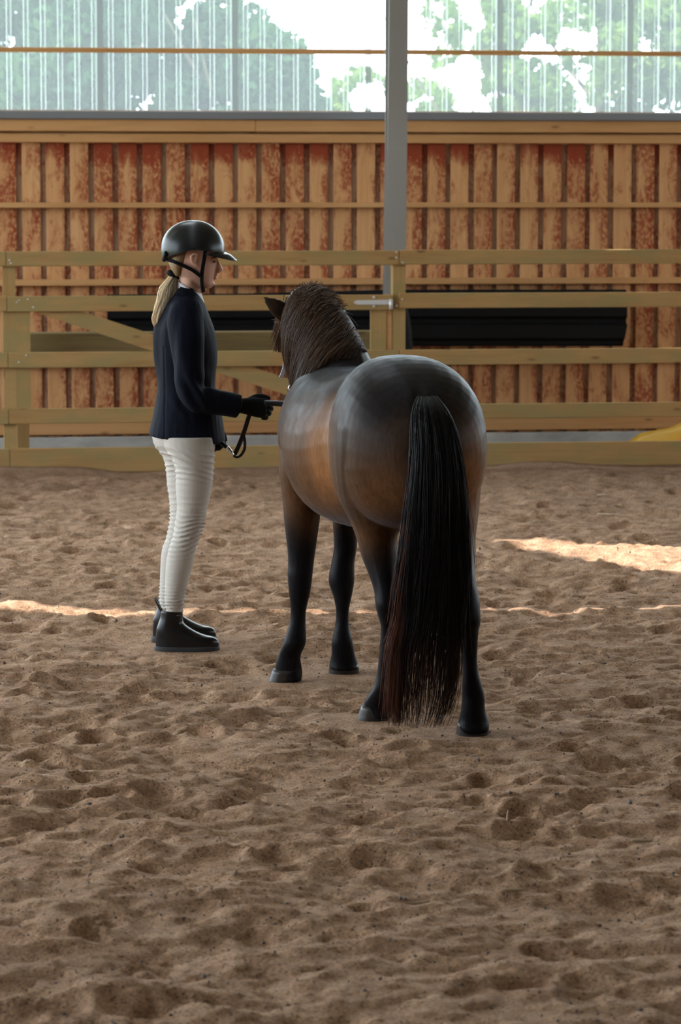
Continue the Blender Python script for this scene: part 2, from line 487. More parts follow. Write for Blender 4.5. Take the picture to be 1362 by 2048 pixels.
for k in range(k0, k1):
    xs = x_first + k*pitch          # strip from xs to xs + pitch - bw, board after it
    o = link('cladding_board', me_f, None, wall_back)
    o.location = (xs + (pitch-bw) + bw/2 + rng.uniform(-0.003,0.003), 0.011 + rng.uniform(-0.002,0.002), zc_f)
    o = link('cover_board', me_b, None, wall_back)
    o.location = (xs + (pitch-bw)/2, 0.036, zc_b)
for va, vb, off, nm in ((405,415.5,0.07,'girt'),(557,569.5,0.07,'girt'),(716,730,0.06,'girt')):
    wbox(nm, WX0, WX1, -off, 0.0, wz(vb, off), wz(va, off), M['girt'])
wbox('sill_board', WX0, WX1, -0.04, 0.0, wz(864,0.04), wz(838,0.04), M['girt'])
xj = wxp(509)
wbox('top_plate', WX0, xj-0.002, -0.10, 0.0, wz(264,0.10), wz(240,0.10), M['girt'])
wbox('top_plate', xj+0.002, WX1, -0.10, 0.0, wz(264,0.10), wz(240,0.10), M['girt'])
wbox('ledger_board', WX0, WX1, -0.06, 0.0, wz(286,0.06), wz(268,0.06), M['girt'])
wbox('backing_board', WX0, WX1, 0.005, 0.06, ztop_clad-0.02, wz(222), M['girt'])
wbox('footing', WX0, WX1, -0.05, 0.20, -0.05, wz(869,0.05), M['concrete'], 0.006)
rail = wbox('steel_rail', WX0, WX1, -0.13, -0.05, wz(240,0.13), wz(223,0.13), M['rail_steel'], 0.006)

# windows: ribbed clear sheets, each one a pane
win = empty('window_1', (0, YW, 0), TH)
tag(win, 'row of ribbed clear plastic sheets letting daylight in above the boards', None, None, 'structure')
mull = [wxp(u, 0, 160) for u in (200.5, 467, 732, 997, 1261)]
pw = (mull[-1]-mull[0])/4
rib = pw/8
zt = 5.0
def pane_mesh():
    prof = []; mi = []
    d = 0.022
    w0, w1 = rib*0.66, rib*0.085        # flat width, slant width
    x = 0.0
    for i in range(8):
        prof += [(x, 0), (x+w0, 0), (x+w0+w1, d), (x+rib-w1, d)]
        x += rib
    prof.append((x, 0)); prof.append((x+0.045, 0.0))
    n = len(prof)
    vs = [(px, py, zsill-0.03) for px, py in prof] + [(px, py, zt) for px, py in prof]
    fs = [(i, i+1, n+i+1, n+i) for i in range(n-1)]
    me = new_mesh('pane', vs, fs)
    for m_ in (M['poly'], M['poly_rib'], M['poly_lap']): me.materials.append(m_)
    for i, p in enumerate(me.polygons):
        p.material_index = 2 if i == n-2 else (1 if i % 4 in (1, 3) else 0)
    return me
pm = pane_mesh()
for k in range(-6, 11):
    o = link('pane', pm, None, win); o.location = (mull[0] + k*pw - 0.02, 0.03 - (0.003 if k % 2 else 0), 0)
for va, vb in ((98.5,108),(-170,-158)):
    MB().box(WX0, WX1, -0.035, 0.02, wz(vb,0.03), wz(va,0.03), 0.004).build('window_bar', M['girt'], win)
MB().box(WX0, WX1, -0.1, 0.1, zt, zt+0.2).build('head_beam', M['girt'], win)

# ------------------------------------------------------------------ the rest of the hall (outside the picture): walls with window bands and the roof
def wall_panel(name, p0, p1, bands, m, label, solid=0.0):
    o = empty(name, (p0[0], p0[1], 0), math.atan2(p1[1]-p0[1], p1[0]-p0[0]))
    tag(o, label, None, None, 'structure')
    L = math.hypot(p1[0]-p0[0], p1[1]-p0[1])
    for z0, z1 in bands:
        MB().box(0, L, -0.06, 0.06, z0, z1).build('wall_boards', m, o)
    if solid:
        MB().box(0, solid, -0.05, 0.05, 0, 6).build('added_wall_infill', m, o)  # added out of view to block window light near the viewer
    for k in range(int(L/5)+1):
        MB().box(min(k*5.0, L-0.2), min(k*5.0, L-0.2)+0.2, -0.1, 0.1, 0, 6).build('wall_post', M['steel'], o)
    return o
wl = -9.5
wall_panel('wall_left', (wl, -8), (wl, 21.5), ((-0.1, 0.6), (5.6, 6.0)), M['wall_plain'], 'timber side wall with an open window band', 12.0)
wall_panel('wall_right', (12.5, -8), (12.5, 25), ((-0.1, 2.6), (3.9, 6.0)), M['wall_plain'], 'timber side wall with a window band facing the other', 14.0)
wall_panel('wall_front', (wl, -8), (12.5, -8), ((-0.1, 6.0),), M['wall_plain'], 'timber end wall behind the viewer')

def slab(name, poly, z0, z1, m, parent):
    n = len(poly)
    vs = [(x,y,z0) for x,y in poly]+[(x,y,z1) for x,y in poly]
    fs = [(i,(i+1)%n,n+(i+1)%n,n+i) for i in range(n)]+[tuple(range(n))[::-1], tuple(range(n,2*n))]
    return MB().add(vs, fs).build(name, m, parent)
ceiling = empty('ceiling', (0, 0, 6.0))
tag(ceiling, 'flat roof of sheets out of view, its gaps and slot added to shape the light', None, None, 'structure')
RZ = 6.0
SK0, SK1 = -0.85, -0.65          # open roof slot, added to let in top light
def sh(x): return x - RZ/math.tan(SUN_EL)    # where a sun ray that ends at x on the floor passes the roof
xl, xr = wl, 12.5
# left of the slot: three sheets, gaps added to shape the sun patches
slab('roof_sheet', [(xl,-8),(SK0,-8),(SK0,13.50),(xl,13.50)], 0, 0.04, M['roof'], ceiling)
slab('roof_sheet', [(xl,13.79),(sh(-1.0),13.77),(sh(-0.72),13.535),(SK0,13.53),(SK0,14.3),(sh(1.62),14.84),(sh(0.80),16.25),(xl,16.25)], 0, 0.04, M['roof'], ceiling)
slab('roof_sheet', [(xl,16.25),(sh(0.80),16.25),(SK0,16.29),(SK0,24),(xl,21.4)], 0, 0.04, M['roof'], ceiling)
slab('roof_sheet', [(SK1,-8),(xr,-8),(xr,25.0),(SK1,23.4)], 0, 0.04, M['roof'], ceiling)

# ------------------------------------------------------------------ ground and trees outside
out = MB().add([(-150,-150,-0.12),(150,-150,-0.12),(150,170,-0.12),(-150,170,-0.12)], [(0,1,2,3)])
og = out.build('ground', M['grass']); tag(og, 'grass all around the hall', None, None, 'structure')

M['bark'] = mat('bark', (0.10,0.075,0.055), 0.9)
q = N(M['bark']); q.base(q.ramp(q.noise(q.coords((8,8,2)), 1.0, 4), [(0.3,(0.06,0.045,0.035)),(0.7,(0.16,0.12,0.09))]))
def leaf_mat(name, c, t):
    m = bpy.data.materials.new(name); m.use_nodes = True; tr = m.node_tree; tr.nodes.clear()
    out_ = tr.nodes.new('ShaderNodeOutputMaterial'); d = tr.nodes.new('ShaderNodeBsdfDiffuse'); l = tr.nodes.new('ShaderNodeBsdfTranslucent')
    d.inputs[0].default_value = (*c, 1); l.inputs[0].default_value = (*t, 1)
    mx = tr.nodes.new('ShaderNodeMixShader'); mx.inputs[0].default_value = 0.45
    tr.links.new(d.outputs[0], mx.inputs[1]); tr.links.new(l.outputs[0], mx.inputs[2]); tr.links.new(mx.outputs[0], out_.inputs[0])
    return m
M['leaf_dark'] = leaf_mat('dark_leaf', (0.035,0.07,0.035), (0.05,0.10,0.035))
M['leaf_light'] = leaf_mat('light_leaf', (0.06,0.10,0.025), (0.16,0.24,0.05))
def tree(name, label, cx, cy, h, blobs, nleaf, size, lm, group, trunk_r=0.12, seed=0, branches=6, thin=-0.15):
    r_ = np.random.default_rng(seed)
    e = empty(name, (cx, cy, -0.06)); tag(e, label, 'tree', group)
    t = MB()
    lean = r_.uniform(-0.25, 0.25, 2)
    t.loft(tube_rings([(0,0,0),(lean[0]*0.4,lean[1]*0.4,h*0.4),(lean[0],lean[1],h*0.85)], [trunk_r, trunk_r*0.7, trunk_r*0.2], 8))
    for i in range(branches):
        z = h*r_.uniform(0.25, 0.75); a = r_.uniform(0, 6.28); L = r_.uniform(0.7, 1.7)
        s0 = np.array((lean[0]*z/h, lean[1]*z/h, z)); s1 = s0 + np.array((math.cos(a)*L*0.5, math.sin(a)*L*0.5, L*0.5)); s2 = s0 + np.array((math.cos(a)*L, math.sin(a)*L, L*1.3))
        t.loft(tube_rings([s0, s1, s2], [trunk_r*0.4, trunk_r*0.25, trunk_r*0.08], 6))
    t.build('trunk', M['bark'], e, True)
    blobs = np.array(blobs, float)      # x, y, z, rx, ry, rz
    vol = blobs[:,3]*blobs[:,4]*blobs[:,5]; pr = vol/vol.sum()
    bi = r_.choice(len(blobs), nleaf, p=pr)
    d = r_.normal(size=(nleaf,3)); d /= np.linalg.norm(d,axis=1)[:,None]
    rad = r_.uniform(0,1,nleaf)**0.45
    pos = blobs[bi,:3] + d*rad[:,None]*blobs[bi,3:]
    # thin out so that clumps and gaps form
    cl = vnoise(pos[:,0]*2.4+50+seed, pos[:,2]*2.4+30, seed+3) + 0.6*vnoise(pos[:,0]*5+20, pos[:,2]*5+9, seed+4)
    pos = pos[cl > thin]; n = len(pos)
    a = r_.normal(size=(n,3)); a /= np.linalg.norm(a,axis=1)[:,None]
    b = np.cross(a, r_.normal(size=(n,3))); b /= np.linalg.norm(b,axis=1)[:,None]
    s = size*r_.uniform(0.6,1.3,n)[:,None]
    V = np.stack([pos-a*s, pos+b*s*0.45, pos+a*s, pos-b*s*0.45], axis=1).reshape(-1,3)
    Fq = np.arange(n*4).reshape(-1,4)
    f = link('foliage', new_mesh('foliage', V, Fq), lm, e); f['kind'] = 'stuff'
    return e
def blobset(seed, w, z0, z1, n, r):
    r_ = np.random.default_rng(seed)
    return [(r_.uniform(-w,w), r_.uniform(-w,w), r_.uniform(z0,z1), r*r_.uniform(0.7,1.2), r*r_.uniform(0.7,1.2), r*r_.uniform(0.6,1.0)) for _ in range(n)]
G = 'trees behind the window sheets'
tree('leafy_tree', 'dark leafy tree at the far left behind the window sheets', -4.6, 40, 8.5, blobset(1,1.1,1.8,7.5,18,0.9), 32000, 0.105, M['leaf_dark'], G, 0.16, 1, 6, -0.32)
tree('leafy_tree', 'dense dark tree behind the second window sheet from the left', -2.75, 38.5, 9.0, blobset(2,1.0,1.4,8,20,0.95), 42000, 0.105, M['leaf_dark'], G, 0.17, 2, 6, -0.40)
tree('leafy_tree', 'dark tree whose crown slopes down beside the bright sky gap', -1.25, 37.5, 4.6, blobset(3,0.5,0.8,3.4,13,0.62)+[(-0.1,0,3.75,0.6,0.5,0.55),(0.35,0,3.2,0.6,0.5,0.55),(0.68,0.1,2.75,0.5,0.5,0.6),(0.75,0,1.8,0.45,0.5,0.6)], 32000, 0.09, M['leaf_dark'], G, 0.10, 3, 6, -0.5)
tree('leafy_bush', 'low pale green bush left of the steel column behind the window', 0.38, 42, 3.4, blobset(4,0.8,0.6,3.05,14,0.65), 22000, 0.08, M['leaf_light'], G, 0.05, 4)
tree('leafy_tree', 'light green tree just right of the steel column behind the window', 2.0, 39, 5.5, blobset(5,0.8,0.9,5.0,14,0.65), 16000, 0.08, M['leaf_light'], G, 0.09, 5)
tree('leafy_tree', 'thin trunked light tree behind the window right of centre', 3.35, 40.5, 7.0, blobset(6,0.9,0.8,3.4,11,0.62)+blobset(16,0.9,4.2,6.5,8,0.65), 20000, 0.08, M['leaf_light'], G, 0.10, 6, 9)
tree('leafy_tree', 'bushy light green tree at the far right behind the window sheets', 4.75, 39, 7.5, blobset(7,0.9,0.9,6.8,18,0.75), 26000, 0.085, M['leaf_light'], G, 0.13, 7)

# ------------------------------------------------------------------ steel column
col = empty('steel_column', (0, 21.55, 0), TH)
tag(col, 'grey steel column standing behind the wooden fence', 'column')
YC = 21.55
def colring(v, dz):
    xa, z = plane_hit(0.5*((771+(768.5-771)*min(v,500)/495)+778) if False else 0, v, YC)
    return z
def column():
    m = MB(); rings = []
    for v, ul, ur, dep in ((-240, 780.5, 819, 0.24), (0, 778.5, 817, 0.19), (300, 775.5, 814.2, 0.13), (495, 770.5, 812, 0.085), (945, 766.5, 807.5, 0.08)):
        x0, z = plane_hit(ul, v, YC); x1, _ = plane_hit(ur, v, YC)
        if v == 945: z = -0.05
        if v == -240: z = 6.0
        t, w = 0.012, 0.009; xc = (x0+x1)/2
        rings.append(np.array([(x0,0,z),(x1,0,z),(x1,t,z),(xc+w,t,z),(xc+w,dep-t,z),(x1,dep-t,z),(x1,dep,z),(x0,dep,z),(x0,dep-t,z),(xc-w,dep-t,z),(xc-w,t,z),(x0,t,z)]))
    m.loft(rings[::-1])
    return m.build('shaft', M['steel'], col)
column()
bx, _ = plane_hit(787, 900, YC)
MB().box(bx-0.13, bx+0.13, -0.06, 0.15, -0.06, 0.02).build('base_plate', M['steel'], col)

# ------------------------------------------------------------------ fence and gate
def fx(u, v, off=0.0): return plane_hit(u, v, YF, off)[0]
def fz(v, off=0.0, u=681): return plane_hit(u, v, YF, off)[1]
fence = empty('arena_fence', (0, YF, 0), TH)
tag(fence, 'pale green-tinged wooden post and rail fence along the arena edge', 'fence')
gate = empty('field_gate', (0, YF, 0), TH)
tag(gate, 'wooden gate with diagonal brace between two fence posts behind the person and pony', 'gate')
R1, R2, R3, R4, R5 = (501,530.5), (589.5,620), (700,731), (811,841), (889,938)
RT = 0.028
BAY = fx(797, 515) - fx(12, 515)
XL0 = fx(12,515) - BAY; XR1 = fx(797,515) + BAY
def frail(x0, x1, vr, parent, dz=0.0, name='rail'):
    z0, z1 = fz(vr[1]) + dz, fz(vr[0]) + dz
    z0 = max(z0, -0.04)
    o = MB().box(x0, x1, -RT, 0.0, z0, z1, 0.004).build(name, M['fence'], parent)
    return o
for vr, uj0 in ((R1,11.5),(R2,13),(R3,15.5),(R4,16.5),(R5,19)):
    xm0 = fx(uj0, vr[0]); xm1 = fx(797, vr[0])
    frail(XL0, xm0-0.002, vr, fence, rng.uniform(-0.006,0.006))
    frail(xm1+0.002, XR1, vr, fence, {R1:0.004,R2:0.01,R3:0.0,R4:0.004,R5:0.002}[vr])
    if vr in (R1, R5): frail(xm0+0.002, xm1-0.002, vr, fence, 0.0)
    else: frail(xm0+0.002, (xm1 if vr != R2 else fx(784.5, 600))-0.002, vr, gate, 0.0, 'gate_rail')
pw_ = fx(811,560)-fx(786,560)
for xa in (fx(6.5,700), fx(786,560), fx(786,560)+BAY, fx(6.5,700)-BAY):
    MB().box(xa, xa+pw_, 0.0, 0.095, -0.3, fz(503), 0.0).build('post', M['fence_v'], fence)
# gate stiles, brace, filler strip and hinge
MB().box(fx(31,700), fx(61,700), 0.001, 0.03, fz(841), fz(592)).build('stile', M['fence_v'], gate)
MB().box(fx(741.5,700), fx(772,700), 0.001, 0.03, fz(841), fz(592)).build('stile', M['fence_v'], gate)
MB().box(fx(773.5,650), fx(784.5,650), 0.012, 0.05, fz(735), fz(590)).build('stop_batten', M['girt'], gate)
def brace(ua, va, ub, vb, ux, vx, uy, vy):
    pts = [plane_hit(u, v, YF) for u, v in ((ua,va),(ub,vb),(ux,vx),(uy,vy))]
    vs = [(x, 0.002, z) for x, z in pts] + [(x, 0.028, z) for x, z in pts]
    fs = [(0,1,2,3),(7,6,5,4),(0,4,5,1),(1,5,6,2),(2,6,7,3),(3,7,4,0)]
    return MB().add(vs, fs).build('brace', M['fence'], gate)
brace(60,618, 160,618, 742,818, 742,841) if False else brace(62,622, 742,846, 742,812, 162,622)
hz0, hz1 = fz(609), fz(600.5)
hg = MB()
hx = [fx(u,605) for u in (707,713,776,785)]
hg.add([(hx[0],-RT-0.008,(hz0+hz1)/2+0.006),(hx[0],-RT-0.008,(hz0+hz1)/2-0.006),(hx[1],-RT-0.008,hz0),(hx[2],-RT-0.008,hz0),(hx[2],-RT-0.008,hz1+0.003),(hx[1],-RT-0.008,hz1)] +
       [(hx[0],-RT,(hz0+hz1)/2+0.006),(hx[0],-RT,(hz0+hz1)/2-0.006),(hx[1],-RT,hz0),(hx[2],-RT,hz0),(hx[2],-RT,hz1+0.003),(hx[1],-RT,hz1)],
       [(0,1,2,3,4,5),(11,10,9,8,7,6)]+[(i,6+i,6+(i+1)%6,(i+1)%6) for i in range(6)])
hinge = hg.build('strap_hinge', M['galv'], gate); tag(hinge, 'pale galvanised strap hinge')
hb = MB(); xc_ = (hx[2]+hx[3])/2
hb.loft([ell((xc_,-RT-0.004,z),(0.014,0,0),(0,0.014,0),12) for z in (fz(619), fz(598.5))])
hb.build('hinge_barrel', M['galv'], hinge, True)
for (u, v) in ((746,594),(746,612)):
    x, z = plane_hit(u, v, YF)
    MB().loft([ell((x,-RT-d,z),(0.008,0,0),(0,0,0.008),8) for d in (0.012,0.0)]).build('bolt', M['galv'], hinge)
for (u, v) in ((804,525),(791,515),(791,504),(803,598),(792,611),(18,520),(21,526),(37,724),(52,710),(38,600),(55,598),(66,614),(33,604)):
    x, z = plane_hit(u, v, YF)
    par = gate if v > 590 and u < 80 else fence
    MB().loft([ell((x,-RT-d,z),(0.006,0,0),(0,0,0.006),8) for d in (0.004,0.0)]).build('screw', M['galv'], par)

# ------------------------------------------------------------------ things between fence and wall
YS = 22.35
sheet = MB()
prof = [(585,0.0),(592,-0.03),(632,-0.03),(638,0.0),(645,0.0),(650,-0.035),(676,-0.035),(681,0.0),(688,0.0),(692,-0.02)]
rings = []
for u in (214, 500, 790, 1000, 1240, 1252):
    rr = []
    zs = []
    for v, d in prof:
        uu = u - (8*max(0,(v-650)/42) if u > 1200 else 0)
        vv_ = v + (0 if u > 700 else 4*(790-u)/576) - (6 if v < 590 and u > 780 else 0)
        x, z = plane_hit(uu, vv_, YS); rr.append((x, d-0.01, z))
    back = [(x, y+0.015, z) for x, y, z in rr[::-1]]
    rings.append(np.array(rr+back))
sheet.loft(rings)
sh_o = sheet.build('ribbed_sheet', M['black_sheet'])
sh_o.location = (0, YS, 0); sh_o.rotation_euler = (0, 0, TH)
tag(sh_o, 'long black ribbed plastic sheet fixed low along the board wall', 'plastic sheet')
bench = empty('plank_bench', (0, 21.12, 0), TH)
tag(bench, 'weathered dark plank on legs behind the gate', 'bench')
xa, z1 = plane_hit(38, 663, 21.12); xb, z0 = plane_hit(762, 698, 21.12)
MB().box(xa, xb, 0.0, 0.20, z0-0.03, z1-0.012, 0.006).build('plank', M['olive'], bench)
for u0, u1 in ((34,58),(744,768)):
    x0, _ = plane_hit(u0, 750, 21.12); x1, _ = plane_hit(u1, 750, 21.12)
    MB().box(x0, x1, 0.05, 0.15, -0.05, z0-0.03).build('leg', M['fence_v'], bench)

tarp = MB(); YT = 21.3
top = [(1248,893),(1262,881),(1283,868),(1310,861),(1340,852),(1362,848),(1420,840),(1500,848),(1540,893)]
rr0 = []
for (u, v) in top:
    x, z = plane_hit(u, v, YT); rr0.append((x, z))
rings = []
for j, (dy, k, dx) in enumerate(((-0.26,0.0,0.12),(-0.14,0.45,0.06),(-0.08,0.85,0.0),(0.0,1.0,0.0),(0.10,0.80,-0.02),(0.22,0.3,0.0),(0.28,0.0,0.0))):
    rings.append([(x+dx*(1 if i < 6 else -1), dy, max(0.012, z*k + (0.012*math.sin(i*2.1+j) if 0 < i < 8 else 0))) for i, (x, z) in enumerate(rr0)])
allv = []; fs = []
n = len(rr0)
for rg in rings: allv += rg
nb = len(allv)
allv += [(x, y, z-0.012) for x, y, z in allv]
for j in range(len(rings)-1):
    for i in range(n-1):
        a = j*n+i
        fs.append((a, a+1, a+n+1, a+n)); fs.append((nb+a, nb+a+n, nb+a+n+1, nb+a+1))
tarp.add(allv, fs)
to = tarp.build('tarpaulin', M['yellow'], None, True)
to.location = (0, YT, 0.0); to.rotation_euler = (0, 0, TH)
tag(to, 'crumpled yellow tarpaulin behind the fence at the right edge', 'tarpaulin')
rc = MB()
pts = [plane_hit(u, v, YT-0.32) for u, v in ((1332,889),(1352,881),(1375,872),(1420,866),(1460,880))]
rc.loft([np.array([(x, -0.02, -0.03),(x, -0.04, z*0.6),(x, 0.0, z),(x, 0.04, z*0.6),(x, 0.05, -0.03)]) for x, z in pts])
ro = rc.build('folded_cloth', M['red_cloth'], None, True); ro.location = (0, YT-0.34, 0); ro.rotation_euler = (0,0,TH)
tag(ro, 'red orange folded cloth poking out below the yellow tarpaulin', 'cloth')


# ------------------------------------------------------------------ pony
M['coat'] = mat('pony_coat', (0.05,0.03,0.02), 0.38, spec=0.045)
q = N(M['coat'])
at = q.n('ShaderNodeAttribute'); at.attribute_name = 'coat'
fur = q.noise(q.coords((90,90,22)), 1.0, 4, 0.7)
big = q.noise(q.coords((7,7,5)), 1.0, 3, 0.6)
c = q.mix(1.0, at.outputs['Color'], q.ramp(fur, [(0.3,(0.72,0.72,0.72)),(0.7,(1.25,1.25,1.25))]), 'MULTIPLY')
c = q.mix(1.0, c, q.ramp(big, [(0.3,(0.75,0.75,0.75)),(0.7,(1.25,1.25,1.25))]), 'MULTIPLY')
q.base(c); q.bump(fur, 0.14, 0.004)
q.b.inputs['Sheen Weight'].default_value = 0.08; q.b.inputs['Sheen Roughness'].default_value = 0.32; q.b.inputs['Sheen Tint'].default_value = (0.80,0.90,1.0,1)
q.l(q.ramp(q.noise(q.coords((16,16,9)), 1.0, 4, 0.65, 0.8), [(0.3,(0.34,)*3),(0.7,(0.50,)*3)]), q.b.inputs['Roughness'])
M['mane'] = mat('mane_hair', (0.035,0.02,0.013), 0.5, spec=0.10)
q = N(M['mane']); at = q.n('ShaderNodeAttribute'); at.attribute_name = 'coat'; q.base(at.outputs['Color'])
M['tail'] = mat('tail_hair', (0.012,0.010,0.011), 0.45, spec=0.10)
q = N(M['tail']); at = q.n('ShaderNodeAttribute'); at.attribute_name = 'coat'; q.base(at.outputs['Color'])
M['hoof'] = mat('hoof_horn', (0.05,0.045,0.04), 0.33, spec=0.2)
q = N(M['hoof']); q.base(q.ramp(q.noise(q.coords((10,10,50)), 1.0, 3), [(0.3,(0.018,0.016,0.014)),(0.7,(0.045,0.038,0.033))]))

def set_color(me, col):
    a = me.color_attributes.new('coat', 'FLOAT_COLOR', 'POINT')
    c4 = np.ones((len(me.vertices), 4), dtype=np.float32); c4[:, :3] = col
    a.data.foreach_set('color', c4.ravel())

# spine: body curves a little to the left towards the handler
def theta(s): return math.radians(11 + 9*(s+0.2)/1.3)
SP = {}
def spine(s):
    if s in SP: return SP[s]
    x, y = 0.228, 10.76; n = 40
    for i in range(n):
        t = theta(0.15 + (s-0.15)*(i+0.5)/n); d = (s-0.15)/n
        x -= math.sin(t)*d; y += math.cos(t)*d
    SP[s] = (x, y); return SP[s]
body = MB()
# s, top, bottom, half width, roundness
tors = [(-0.235,1.06,0.86,0.055,2.0),(-0.20,1.10,0.80,0.125,2.1),(-0.13,1.165,0.75,0.195,2.2),(-0.03,1.225,0.71,0.240,2.45),(0.10,1.266,0.68,0.256,2.5),
        (0.24,1.276,0.66,0.254,2.45),(0.38,1.256,0.665,0.228,2.1),(0.52,1.225,0.645,0.250,2.1),(0.66,1.202,0.628,0.272,2.1),(0.80,1.200,0.632,0.272,2.1),
        (0.92,1.220,0.650,0.248,1.95),(1.02,1.235,0.665,0.216,1.85),(1.12,1.205,0.69,0.195,1.85),(1.22,1.14,0.73,0.155,2.0),(1.29,1.03,0.79,0.09,2.0)]
ta = catmull(tors, 3); rings = []
for (s, zt_, zb, hw, p) in ta:
    x, y = spine(float(s)); t = theta(s); Lv = np.array((-math.cos(t), -math.sin(t), 0))
    rings.append(ell((x, y, (zt_+zb)/2), Lv*hw, (0,0,(zt_-zb)/2), 32, p))
body.loft(rings)
# legs: (v, left u, right u, distance, half depth)
LF = [(900,560,660,11.62,0.16),(940,559,652,11.62,0.15),(970,562,648,11.62,0.13),(1000,566,643,11.62,0.108),(1050,570,637,11.62,0.085),(1100,576,630,11.62,0.064),(1130,577,626,11.615,0.054),
      (1150,576,624,11.61,0.052),(1187,579,619,11.61,0.046),(1215,582,612,11.61,0.033),(1240,581,610,11.61,0.032),(1266,574,611,11.605,0.038),(1288,566,610,11.605,0.044),(1312,557,600,11.62,0.037),(1336,551,603,11.635,0.048),(1350,558,604,11.63,0.045),(1361,568,601,11.62,0.04)]
RF = [(900,640,745,11.78,0.16),(940,648,738,11.78,0.15),(980,656,728,11.80,0.12),(1020,663,719,11.81,0.10),(1056,667,715,11.82,0.085),(1094,669,713,11.83,0.065),(1124,664,708,11.83,0.055),(1161,658,708,11.825,0.052),
      (1190,667,703,11.825,0.045),(1220,673,697,11.825,0.032),(1248,672,697,11.825,0.032),(1270,667,702,11.82,0.040),(1287,664,705,11.82,0.044),(1308,664,709,11.83,0.042),(1326,660,715,11.84,0.05),(1338,659,716,11.83,0.052)]
LH = [(850,672,830,10.72,0.22),(900,669,830,10.72,0.215),(950,671,822,10.74,0.20),(1000,681,812,10.77,0.17),(1037,699,802,10.80,0.145),(1075,714,794,10.80,0.118),(1112,724,797,10.78,0.095),(1150,739,797,10.75,0.080),
      (1180,749,795,10.72,0.068),(1210,752,793,10.70,0.062),(1232,757,791,10.705,0.050),(1255,763,789,10.715,0.040),(1292,760,788,10.72,0.034),(1322,758,787,10.72,0.033),(1352,754,785,10.725,0.036),
      (1375,747,787,10.73,0.042),(1397,733,787,10.75,0.045),(1412,728,786,10.765,0.048),(1424,735,786,10.76,0.045),(1435,745,783,10.75,0.04)]
RH = [(850,820,958,10.70,0.22),(900,828,961,10.70,0.215),(950,838,962,10.70,0.20),(1000,845,959,10.68,0.175),(1037,855,955,10.64,0.15),(1067,862,951,10.60,0.125),(1112,874,949,10.54,0.10),(1157,888,950,10.48,0.085),
      (1195,902,957,10.44,0.070),(1240,911,960,10.42,0.062),(1262,915,956,10.43,0.050),(1292,922,954,10.44,0.036),(1322,925,953,10.44,0.034),(1345,926,956,10.44,0.036),(1367,925,962,10.445,0.043),
      (1393,925,968,10.455,0.046),(1419,923,969,10.46,0.050),(1440,918,976,10.47,0.056),(1452,917,977,10.46,0.058),(1464,922,976,10.455,0.05)]
for L_ in (LF, RF, LH, RH): body.loft(rows_rings(L_, 20, 3, 2.15)[::-1])
# neck
t0 = theta(1.05); NL = np.array((-math.cos(t0), -math.sin(t0), 0))
NS = [(( 0.000,11.53,0.98), 0.190, 0.25), ((-0.020,11.66,1.08), 0.150, 0.245), ((-0.046,11.78,1.185), 0.128, 0.215), ((-0.086,11.89,1.275), 0.125, 0.185), ((-0.112,11.99,1.335), 0.108, 0.155), ((-0.122,12.08,1.355), 0.092, 0.115)]
nsec = catmull([list(c_)+[w_, h_] for c_, w_, h_ in NS], 6)
NC = nsec[:, :3]; NT = np.gradient(NC, axis=0); NT /= np.linalg.norm(NT, axis=1)[:, None]
NN = np.cross(NT, NL); NN *= np.sign(NN[:, 2])[:, None]; NN /= np.linalg.norm(NN, axis=1)[:, None]
NLv = np.cross(NN, NT); NLv *= np.sign(NLv @ NL)[:, None]
def neckpt(t, phi, off):
    """t along the neck 0..1, phi 0 left side, 90 crest"""
    f = np.clip(t, 0, 1)*(len(nsec)-1); i = np.clip(np.floor(f).astype(int), 0, len(nsec)-2); k = (f-i)[..., None]
    g = lambda A: A[i]*(1-k) + A[i+1]*k
    w = g(nsec[:, 3:4]) + off[..., None]; h = g(nsec[:, 4:5]) + off[..., None]
    crest = 1 + 0*phi
    return g(NC) + g(NLv)*w*np.cos(phi)[..., None] + g(NN)*h*np.sin(phi)[..., None]
body.loft([ell(NC[i], NLv[i]*nsec[i,3], NN[i]*nsec[i,4], 24, 2.0) for i in range(len(nsec))])
# head hangs beyond the neck, face away from the viewer
HS = [((-0.122,12.02,1.40),0.080,0.075),((-0.126,12.12,1.375),0.092,0.105),((-0.130,12.20,1.285),0.098,0.122),((-0.134,12.255,1.19),0.086,0.125),((-0.138,12.31,1.08),0.064,0.088),((-0.142,12.35,0.99),0.056,0.068),((-0.145,12.375,0.93),0.058,0.062),((-0.146,12.385,0.895),0.040,0.04)]
hs = catmull([list(c_)+[w_, h_] for c_, w_, h_ in HS], 4)
HT = np.gradient(hs[:, :3], axis=0); HT /= np.linalg.norm(HT, axis=1)[:, None]
HLv = np.array((-math.cos(t0), -math.sin(t0), 0)); HN = np.cross(HT, HLv); HN /= np.linalg.norm(HN, axis=1)[:, None]
body.loft([ell(hs[i,:3], HLv*hs[i,3], HN[i]*hs[i,4], 20, 2.1) for i in range(len(hs))])
